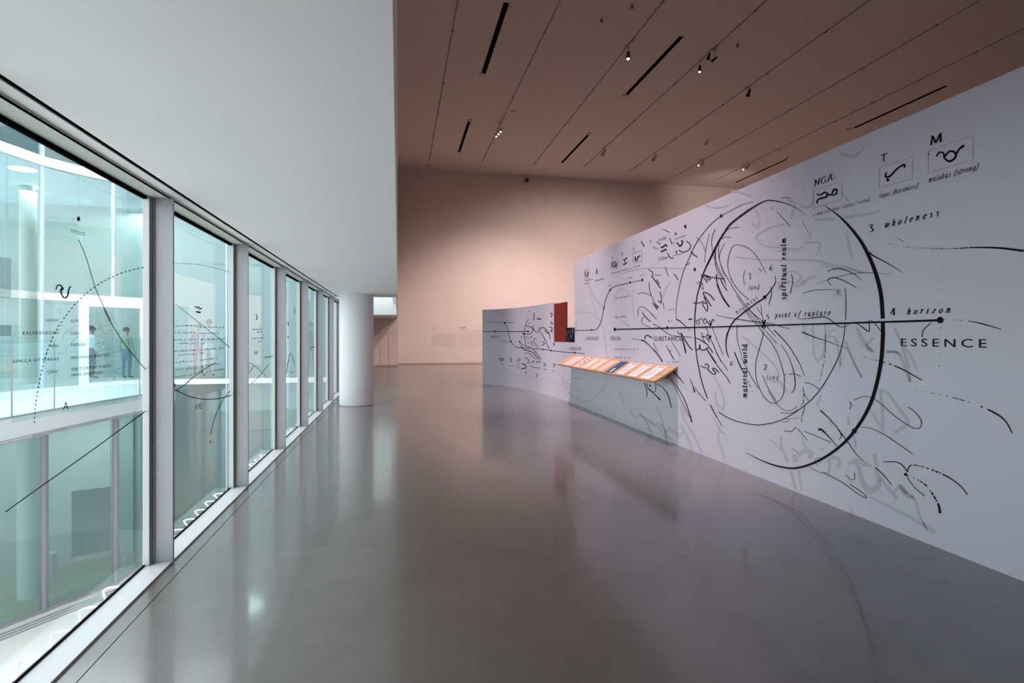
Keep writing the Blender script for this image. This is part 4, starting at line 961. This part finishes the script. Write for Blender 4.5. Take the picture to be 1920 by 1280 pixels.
('H',.9,[(690,750),(760,800),(880,835)]),('H',1.2,[(700,800),(760,870),(860,895),(930,940),(1000,1040)]),('H',1.2,[(905,860),(960,920),(1040,1040)]),('H',.9,[(960,670),(915,720),(960,780),(995,830)]),('H',.9,[(870,720),(915,810)]),
('H',.9,[(770,1010),(810,1020),(850,1100),(800,1090)]),('H',.8,[(760,930),(850,940),(960,1040)]),('H',.8,[(850,1150),(920,1170),(1040,1190)]),('H',1.4,[(1200,245),(1240,260),(1215,310)]),('H',1.3,[(1215,390),(1245,430),(1215,425)]),
('H',1.3,[(1190,480),(1240,500),(1210,560),(1250,550)]),('H',(1,2.2),[(1260,740),(1272,800)]),('H',1.2,[(345,1010),(345,1045),(375,1060),(402,1040),(390,1015),(365,1030)]),('H',1.1,[(500,1025),(545,1030),(520,1090)]),
('H',1.1,[(640,1020),(700,1040)]),('H',1.1,[(630,1050),(690,1065)]),('H',1.6,[(720,1110),(770,1130),(790,1180),(710,1200)]),('H',1.4,[(780,1240),(800,1280)]),('H',1.3,[(890,1090),(930,1060)]),('H',1.3,[(970,1100),(1010,1070),(1050,1090)]),
('H',1,[(1090,1100),(1130,1120),(1110,1150),(1090,1130)]),('H',1.1,[(1255,1110),(1290,1130),(1260,1170)]),('H',1.2,[(1065,735),(1110,760),(1070,800)]),('H',1.2,[(705,640),(715,670)]),('G',1.2,[(610,850),(630,870),(620,890)]),
('I',1.4,[(165,820),(168,870),(185,895),(215,820)]),('I',1.2,[(345,765),(370,790),(345,810),(370,830),(345,850)]),('I',1.7,[(635,740),(622,690),(655,650),(690,670),(690,740)]),('I',1.2,[(648,745),(655,690)]),('I',1.2,[(672,745),(674,690)]),
('I',1.7,[(810,605),(840,612),(860,580),(885,590)]),('I',1.3,[(835,612),(848,665)]),('I',1.7,[(805,685),(840,690),(850,660),(880,670)]),('I',2,[(1020,555),(1015,620),(1040,622),(1070,555),(1105,545)]),('I',1.3,[(1120,295),(1175,380)]),
('I',.9,[(985,400),(1000,455)]),('I',.9,[(785,485),(800,530),(815,520)]),('I',.8,[(610,550),(640,590)]),('I',.7,[(1280,260),(1290,310)]),
('C',(2.4,3.2,3.4,3),[(135,610),(160,622),(205,598),(218,632),(150,655),(138,688)]),('C',(2.6,3,3.6,2.6),[(215,605),(250,622),(272,578),(295,578),(290,612),(262,622)]),
('C',(2.6,4,3.4,3,4),[(693,440),(685,475),(718,472),(760,430),(800,395),(840,376),(835,402)]),('C',(3,3.2,4,4,3),[(1095,312),(1115,282),(1150,285),(1158,325),(1200,352),(1245,320),(1240,280),(1198,272),(1160,312)]),('C',(3,3.4,5),[(1243,305),(1280,250),(1315,225)]),
]
for k,w,p in BS:
    S(k, w, p, 'brush_stroke', 'ink')
# dry brush strokes that break up
for k,w,p,dr in [('C',(.6,1,1.6,3.2,4.4),[(705,1015),(830,1032),(950,1045),(1200,1050),(1400,1040),(1600,1045),(1792,1068)],(0,.62)),('O',(.6,1,1.8,3.2,1.6),[(540,322),(700,350),(850,385),(1000,435),(1110,490),(1165,540),(1203,612)],(0,.68)),
    ('O',(.8,1.6,2.4,1.6),[(205,98),(290,122),(400,155),(490,195),(600,258)],(0,.55)),('D',(.7,1,2.4,1.2),[(465,133),(560,137),(640,150),(758,183)],(0,.5)),('O',(1.4,2,2.6,2,1.6),[(505,868),(515,835),(545,822),(640,845),(760,895),(850,955),(905,1022)],(.1,.6)),
    ('O',(1.4,2,3,4.6),[(490,885),(560,915),(630,960),(680,1030),(712,1090),(722,1145)],(0,.82)),('N',.9,[(305,230),(315,290),(290,380),(298,460)],(0,1)),('N',1,[(305,170),(305,230),(280,290)],(0,1)),('P',.9,[(35,740),(100,900),(180,1050),(230,1160)],(.3,1)),
    ('P',.9,[(950,560),(945,760),(910,960),(870,1080)],(.3,1)),('A',1.1,[(700,205),(740,230),(800,290),(862,360)],(0,.4)),('A',.8,[(958,325),(1000,390),(1030,455)],(0,1)),('A',.7,[(700,460),(735,505)],(0,1)),('N',.8,[(150,0),(140,110),(130,180)],(0,1)),('A',.7,[(1650,495),(1720,515),(1765,520)],(0,1))]:
    S(k,w,p,'dry_brush_stroke','ink',dry=dr,step=2.2)
# thin outlined boxes
for k,p in [('C',[(108,588),(340,510),(335,655),(105,730),(108,588)]),('C',[(638,405),(903,315),(900,490),(636,565),(638,405)]),('C',[(1030,268),(1390,143),(1385,340),(1027,445),(1030,268)]),
    ('I',[(605,640),(715,620),(715,750),(600,780),(605,640)]),('I',[(975,490),(1130,455),(1130,630),(975,670),(975,490)]),('I',[(150,800),(220,780),(218,910),(148,930),(150,800)])]:
    S(k,.6,p,'outline_box','inkg',smooth=False)
# dotted curves
def dotline(k, pts, gap, r, name='dotted_line', parent=None, surf=None, mat='ink'):
    EPS[0]=.0032; m = MB(); dots(m, px(k,pts), gap, r, surf or on_mural); o = m.build(name, M[mat], parent if parent is not None else MW); o['kind']='stuff'
dotline('E',[(85,1110),(130,1085),(200,1073),(290,1090),(340,1130),(380,1180),(415,1260),(430,1370),(450,1500),(455,1590)],4.4,.7)
dotline('F',[(395,510),(365,600),(330,660),(270,720),(200,750),(130,740),(70,700),(20,640),(-30,560)],4.2,.8)
dotline('G',[(80,597),(220,605),(245,660),(290,790),(350,855),(550,885),(700,920),(950,990),(1060,1020)],3.6,.55)
dotline('C',[(112,610),(122,700),(180,705),(185,670)],3.5,.5)
# ---- lettering
def sans(text, k, a, b, up, mat='ink', sp=1.0, parent=None, surf=None, name='lettering', hh=.73):
    EPS[0]=.0038; v,f = sans_mesh(text, sp); m = MB(); place2d(m, v, f, px(k,a), px(k,b), px(k,up), surf or on_mural, hh); return m.build(name, M[mat], parent if parent is not None else MW)
def serif(text, k, a, b, up, mat='ink', slant=.25, weight=.15, sp=.2, caps=False, thin=.35):
    EPS[0]=.0038; v,f = serif_mesh(text, weight, slant, sp, thin); m = MB(); place2d(m, v, f, px(k,a), px(k,b), px(k,up), on_mural, 1.5 if caps else 1.0); return m.build('lettering', M[mat], MW)
sans('ESSENCE','D',(245,268),(682,277),(245,228),sp=1.45)
sans('SUBSTANCE','K',(50,948),(468,950),(50,882),'ink',1.1)
sans('ORIGIN','F',(412,182),(512,185),(412,148),'inkg')
sans('LANGUAGE','F',(188,180),(308,183),(188,148),'inkg')
sans('LANDSCAPE','F',(36,275),(148,279),(36,243),'inkg')
sans('BODY','H',(195,665),(330,668),(195,628),'inkg')
sans('D/R','J',(320,478),(455,440),(320,425),'inkg'); 
serif('W','J',(585,375),(635,355),(585,325),'inkg',.1,.15,caps=True)
serif('NGA','C',(115,553),(264,500),(115,502),slant=.1,weight=.2,caps=True,thin=.3)
serif('T','C',(650,357),(700,340),(650,300),slant=.05,weight=.22,caps=True,thin=.35)
serif('M','C',(1042,222),(1138,192),(1042,152),slant=.05,weight=.22,caps=True,thin=.35)
serif('malakas (strong)','C',(1030,522),(1432,412),(1030,494),weight=.16,sp=.24)
serif('tigas (hardness)','C',(637,645),(950,562),(637,622),weight=.16,sp=.24)
serif('u-nga (carabao sound / echo)','C',(108,792),(562,668),(108,773),weight=.17,sp=.24,mat='inkg')
serif('wholeness','C',(680,882),(1118,785),(680,850),sp=.75,weight=.22)
serif('3','C',(553,920),(590,912),(553,862),slant=0,weight=.2,caps=True)
serif('4','D',(189,113),(218,112),(189,76),slant=0,weight=.18,caps=True)
serif('horizon','D',(273,107),(497,98),(273,86),sp=.75,weight=.22)
serif('5','A',(673,1103),(694,1101),(673,1065),slant=0,weight=.18,caps=True)
serif('point of rupture','A',(736,1090),(1186,1070),(736,1063),sp=.55,weight=.2,mat='ink')
serif('spiritual realm','A',(828,945),(828,450),(801,945),slant=0,sp=.35,weight=.27,thin=.5)
serif('material world','B',(484,660),(484,256),(459,660),slant=0,sp=.35,weight=.27,thin=.5)
serif('movement','A',(433,1062),(612,937),(418,1045),sp=.45,weight=.18,mat='inkg')
serif('land','A',(528,866),(620,862),(528,839),sp=.45,weight=.18,mat='inkg'); serif('1','A',(528,782),(550,781),(528,735),slant=0,weight=.15,caps=True,mat='inkg')
serif('6','A',(695,712),(722,710),(695,670),slant=.08,weight=.15,caps=True); serif('6','B',(357,420),(379,420),(357,388),slant=.08,weight=.15,caps=True)
serif('2','B',(608,453),(633,453),(608,412),slant=0,weight=.16,caps=True); serif('land','B',(630,525),(727,527),(630,500),sp=.45,weight=.18,mat='inkg')
serif('x','P',(308,505),(358,500),(308,430),slant=0,weight=.25)
# small print that cannot be read in the photograph
def tiny(k, a, b, h, n=1, dy=0, mat='inkg', parent=None, surf=None, w=.6):
    EPS[0]=.003; m = MB()
    for i in range(n):
        p,q = px(k,(a[0],a[1]+dy*i)), px(k,(b[0],b[1]+dy*i)); squiggle(m, p, q, h, surf or on_mural, w, i)
    o = m.build('small_print', M[mat], parent if parent is not None else MW); o['kind']='stuff'
for a in [('F',(455,275),(675,272),2.6),('F',(460,350),(612,352),2.6),('F',(940,390),(1060,392),2.4),('F',(965,285),(990,283),2.2),('E',(550,930),(712,905),2.2),('E',(545,1138),(675,1130),2.2),('E',(1118,1055),(1192,1050),2.2),('E',(1118,1180),(1170,1176),2.2),
    ('I',(150,975),(290,945),1.4),('I',(150,1030),(240,1008),1.4),('I',(330,975),(490,940),1.4),('I',(610,850),(755,815),1.4),('I',(780,800),(960,760),1.4),('I',(990,740),(1100,712),1.4),('J',(325,800),(470,765),1.4),
    ('I',(560,1062),(610,1050),1.2),('I',(890,930),(970,912),1.3),('I',(1100,880),(1180,862),1.3),('H',(330,1120),(430,1118),1),('H',(500,1150),(570,1150),1),('H',(625,1110),(700,1110),1),('H',(625,1150),(700,1150),1),('H',(625,1190),(690,1190),1),
    ('H',(1085,1210),(1150,1215),1),('H',(1240,1240),(1290,1243),1),('H',(750,665),(890,668),3),('H',(830,215),(880,213),1.6),('H',(830,425),(870,423),1.4),('H',(820,760),(890,762),1.4),('G',(990,900),(1050,905),1.6)]:
    tiny(*a)
# faint text panels on the far wall
sb = on_y(YB-.006)
for j in range(10):
    tiny('_',(811,626+j*2.6),(855,626+j*2.6),1.0,1,0,'faint',wb,sb,.4)
tiny('_',(811,617),(820,617),2,1,0,'beige',wb,sb,.5); tiny('_',(862,615),(874,615),1.4,1,0,'ink',wb,sb,.5)
for j in range(11): tiny('_',(863,619+j*3),(903,619+j*3),.8,1,0,'faint',wb,sb,.35)

# ------------------------------------------------------------------ black vinyl graphics on the window glass
gx = on_x(-1.598)
W1, W2, W3 = BAYS[0], BAYS[1], BAYS[2]
def GS(k,w,p,par,name='vinyl_line',**kw):
    w = tuple(a*1.3 for a in w) if isinstance(w,tuple) else w*1.25
    S(k,w,p,name,'ink',parent=par,surf=gx,**kw)
GS('a',1.1,[(942,315),(1030,520),(1160,930),(1330,1290)],W1); GS('b',1.1,[(1250,0),(1320,140),(1500,420),(1740,715)],W1); GS('c',1.5,[(1740,72),(1100,540),(500,965),(62,1278)],W1)
def dashline(k, pts, w, dash, par): EPS[0]=0; m=MB(); ribbon(m, px(k,pts), w, gx, step=1.2, dash=dash); o=m.build('dashed_line', M['ink'], par); o['kind']='stuff'
dashline('_',[(270,501),(230,511),(190,530),(155,556),(125,590),(100,630),(82,680),(71,730),(66,765),(64.5,797)],1.7,(8.2,4.4),W1)
dashline('_',[(325,494),(350,494),(385,498),(432,510)],1.0,(2.6,1.4),W2)
dashline('d',[(65,320),(150,390),(330,535),(480,650),(600,745)],1.4,(3,1.7),W2); GS('d',.9,[(600,745),(650,790),(710,840)],W2)
spot_('a',943,65,3,4.3,'vinyl_dot',parent=W1,surf=gx)
GS('a',(1.6,2,2,1.5),[(675,915),(680,880),(705,858),(735,868),(745,900),(720,925),(760,885)],W1,'vinyl_glyph'); GS('a',(2,2.2,2.4,2.2,1.6),[(725,950),(740,965),(755,1000),(785,1012),(812,985),(825,920),(838,880),(858,885)],W1,'vinyl_glyph'); GS('a',1.5,[(712,948),(765,900)],W1,'vinyl_glyph'); GS('a',1.5,[(730,900),(742,955)],W1,'vinyl_glyph')
def GT(t,k,a,b,up,par=None,mat='ink',sp=1.1): sans(t,k,a,b,up,mat,sp,parent=par or W1,surf=gx,name='vinyl_lettering')
GT('memory','_',(133,433),(160,439),(133,428)); 
GS('_',.6,[(133,434.5),(147,438),(160,442)],W1)
GT('ARAW','b',(543,145),(697,147),(543,108)); GT('SUN','b',(853,155),(942,152),(853,118)); GT('KALIWANAGAN','b',(273,305),(697,297),(273,258)); GT('LIGHT','b',(855,303),(992,300),(855,265))
GT('AMA','b',(597,455),(705,452),(597,418)); GT('FATHER','b',(855,442),(1030,438),(855,405)); GT('SIMULA AT WAKAS','b',(153,643),(703,608),(153,602)); GT('BEGINNING AND END','b',(858,598),(1318,560),(858,560))
GT('"OHA"','b',(555,775),(705,757),(555,737)); GT('FIRST CRY OF A BABY','b',(860,740),(1335,690),(860,700)); GT('(AWE AND FEAR)','b',(860,805),(1232,770),(860,766)); GT('A','b',(757,1207),(822,1195),(757,1107))
GS('d',1.6,[(297,345),(320,365),(335,350),(350,380),(378,365)],W2,'vinyl_glyph'); GS('d',2.4,[(308,410),(360,420)],W2,'vinyl_glyph')
GT('I/E','e',(255,468),(308,455),(255,412),W2); GS('d',1.0,[(540,1020),(420,1090),(280,1190),(180,1275)],W2); GS('e',1.0,[(190,180),(110,240),(30,295)],W2)
GS('e',1.2,[(35,262),(130,310),(220,345),(330,362),(430,362),(520,350),(605,325)],W2); GS('e',.9,[(595,280),(525,370),(460,500),(420,620),(400,720)],W2); spot_('e',398,788,1,2.6,'vinyl_dot',parent=W2,surf=gx)
spot_('d',28,112,1.4,3,'vinyl_dot',parent=W2,surf=gx)
for (xa,ya,xb,yb) in [(40,590,300,585),(50,672,300,668),(45,755,300,750),(95,800,300,795),(45,895,300,880),(85,938,300,925),(45,1030,300,1005),(50,1115,300,1090),(50,1205,300,1165),(360,600,640,605),(360,675,580,678),(360,755,650,745),(360,795,425,793),(360,875,640,855),(360,918,420,912),(360,1000,560,975),(360,1075,610,1040),(365,1150,650,1105)]:
    tiny('d',(xa,ya),(xb,yb),2.6,parent=W2,surf=gx,w=.7,mat='inkg')
for (xa,ya,xb,yb) in [(985,630,1090,628),(1040,660,1100,658),(985,738,1110,734),(1045,775,1100,772)]: tiny('d',(xa,ya),(xb,yb),2.0,parent=W3,surf=gx,w=.8)
GS('d',1.1,[(1022,440),(1035,460),(1035,495),(1025,510)],W3,'vinyl_glyph'); GS('d',1,[(1012,885),(1015,920)],W3); GS('d',1,[(1035,885),(1040,920)],W3)
GS('d',.6,[(945,1020),(1020,1070),(1150,1190)],W3); GS('d',.6,[(940,1150),(1000,1060)],W3); GS('d',.6,[(970,1280),(1100,1140),(1180,1040)],W3); GS('d',1,[(1125,962),(1240,942)],W3)
GS('f',1,[(98,410),(104,445)],BAYS[3],'vinyl_glyph'); GS('f',1,[(98,540),(102,560)],BAYS[3],'vinyl_glyph'); GS('f',.8,[(105,770),(95,805)],BAYS[3]); GS('f',.6,[(85,880),(120,700),(160,800)],BAYS[3]); GS('f',.6,[(115,880),(180,865)],BAYS[3]); GS('f',.7,[(160,285),(162,340)],BAYS[3])
GS('f',.8,[(300,650),(345,640)],BAYS[4])
# faint scuffs on the polished floor
fz = on_z(.0012)
def scuff(p, w): EPS[0]=0; m=MB(); ribbon(m,p,w,fz); m.build('scuff_mark', M['scuff'], floor)
M['scuff'] = principled('scuff', (.10,.092,.085), .27, spec=1.0); M['scuff'].node_tree.nodes['Principled BSDF'].inputs['Coat Weight'].default_value = .45; M['scuff'].node_tree.nodes['Principled BSDF'].inputs['Coat Roughness'].default_value = .09
scuff([(1420,925),(1490,955),(1545,1010),(1590,1080),(1620,1160),(1640,1280)],(.8,1.4,1.6,1.4)); scuff([(632,945),(622,985),(606,1030)],(.5,1.0,.5))
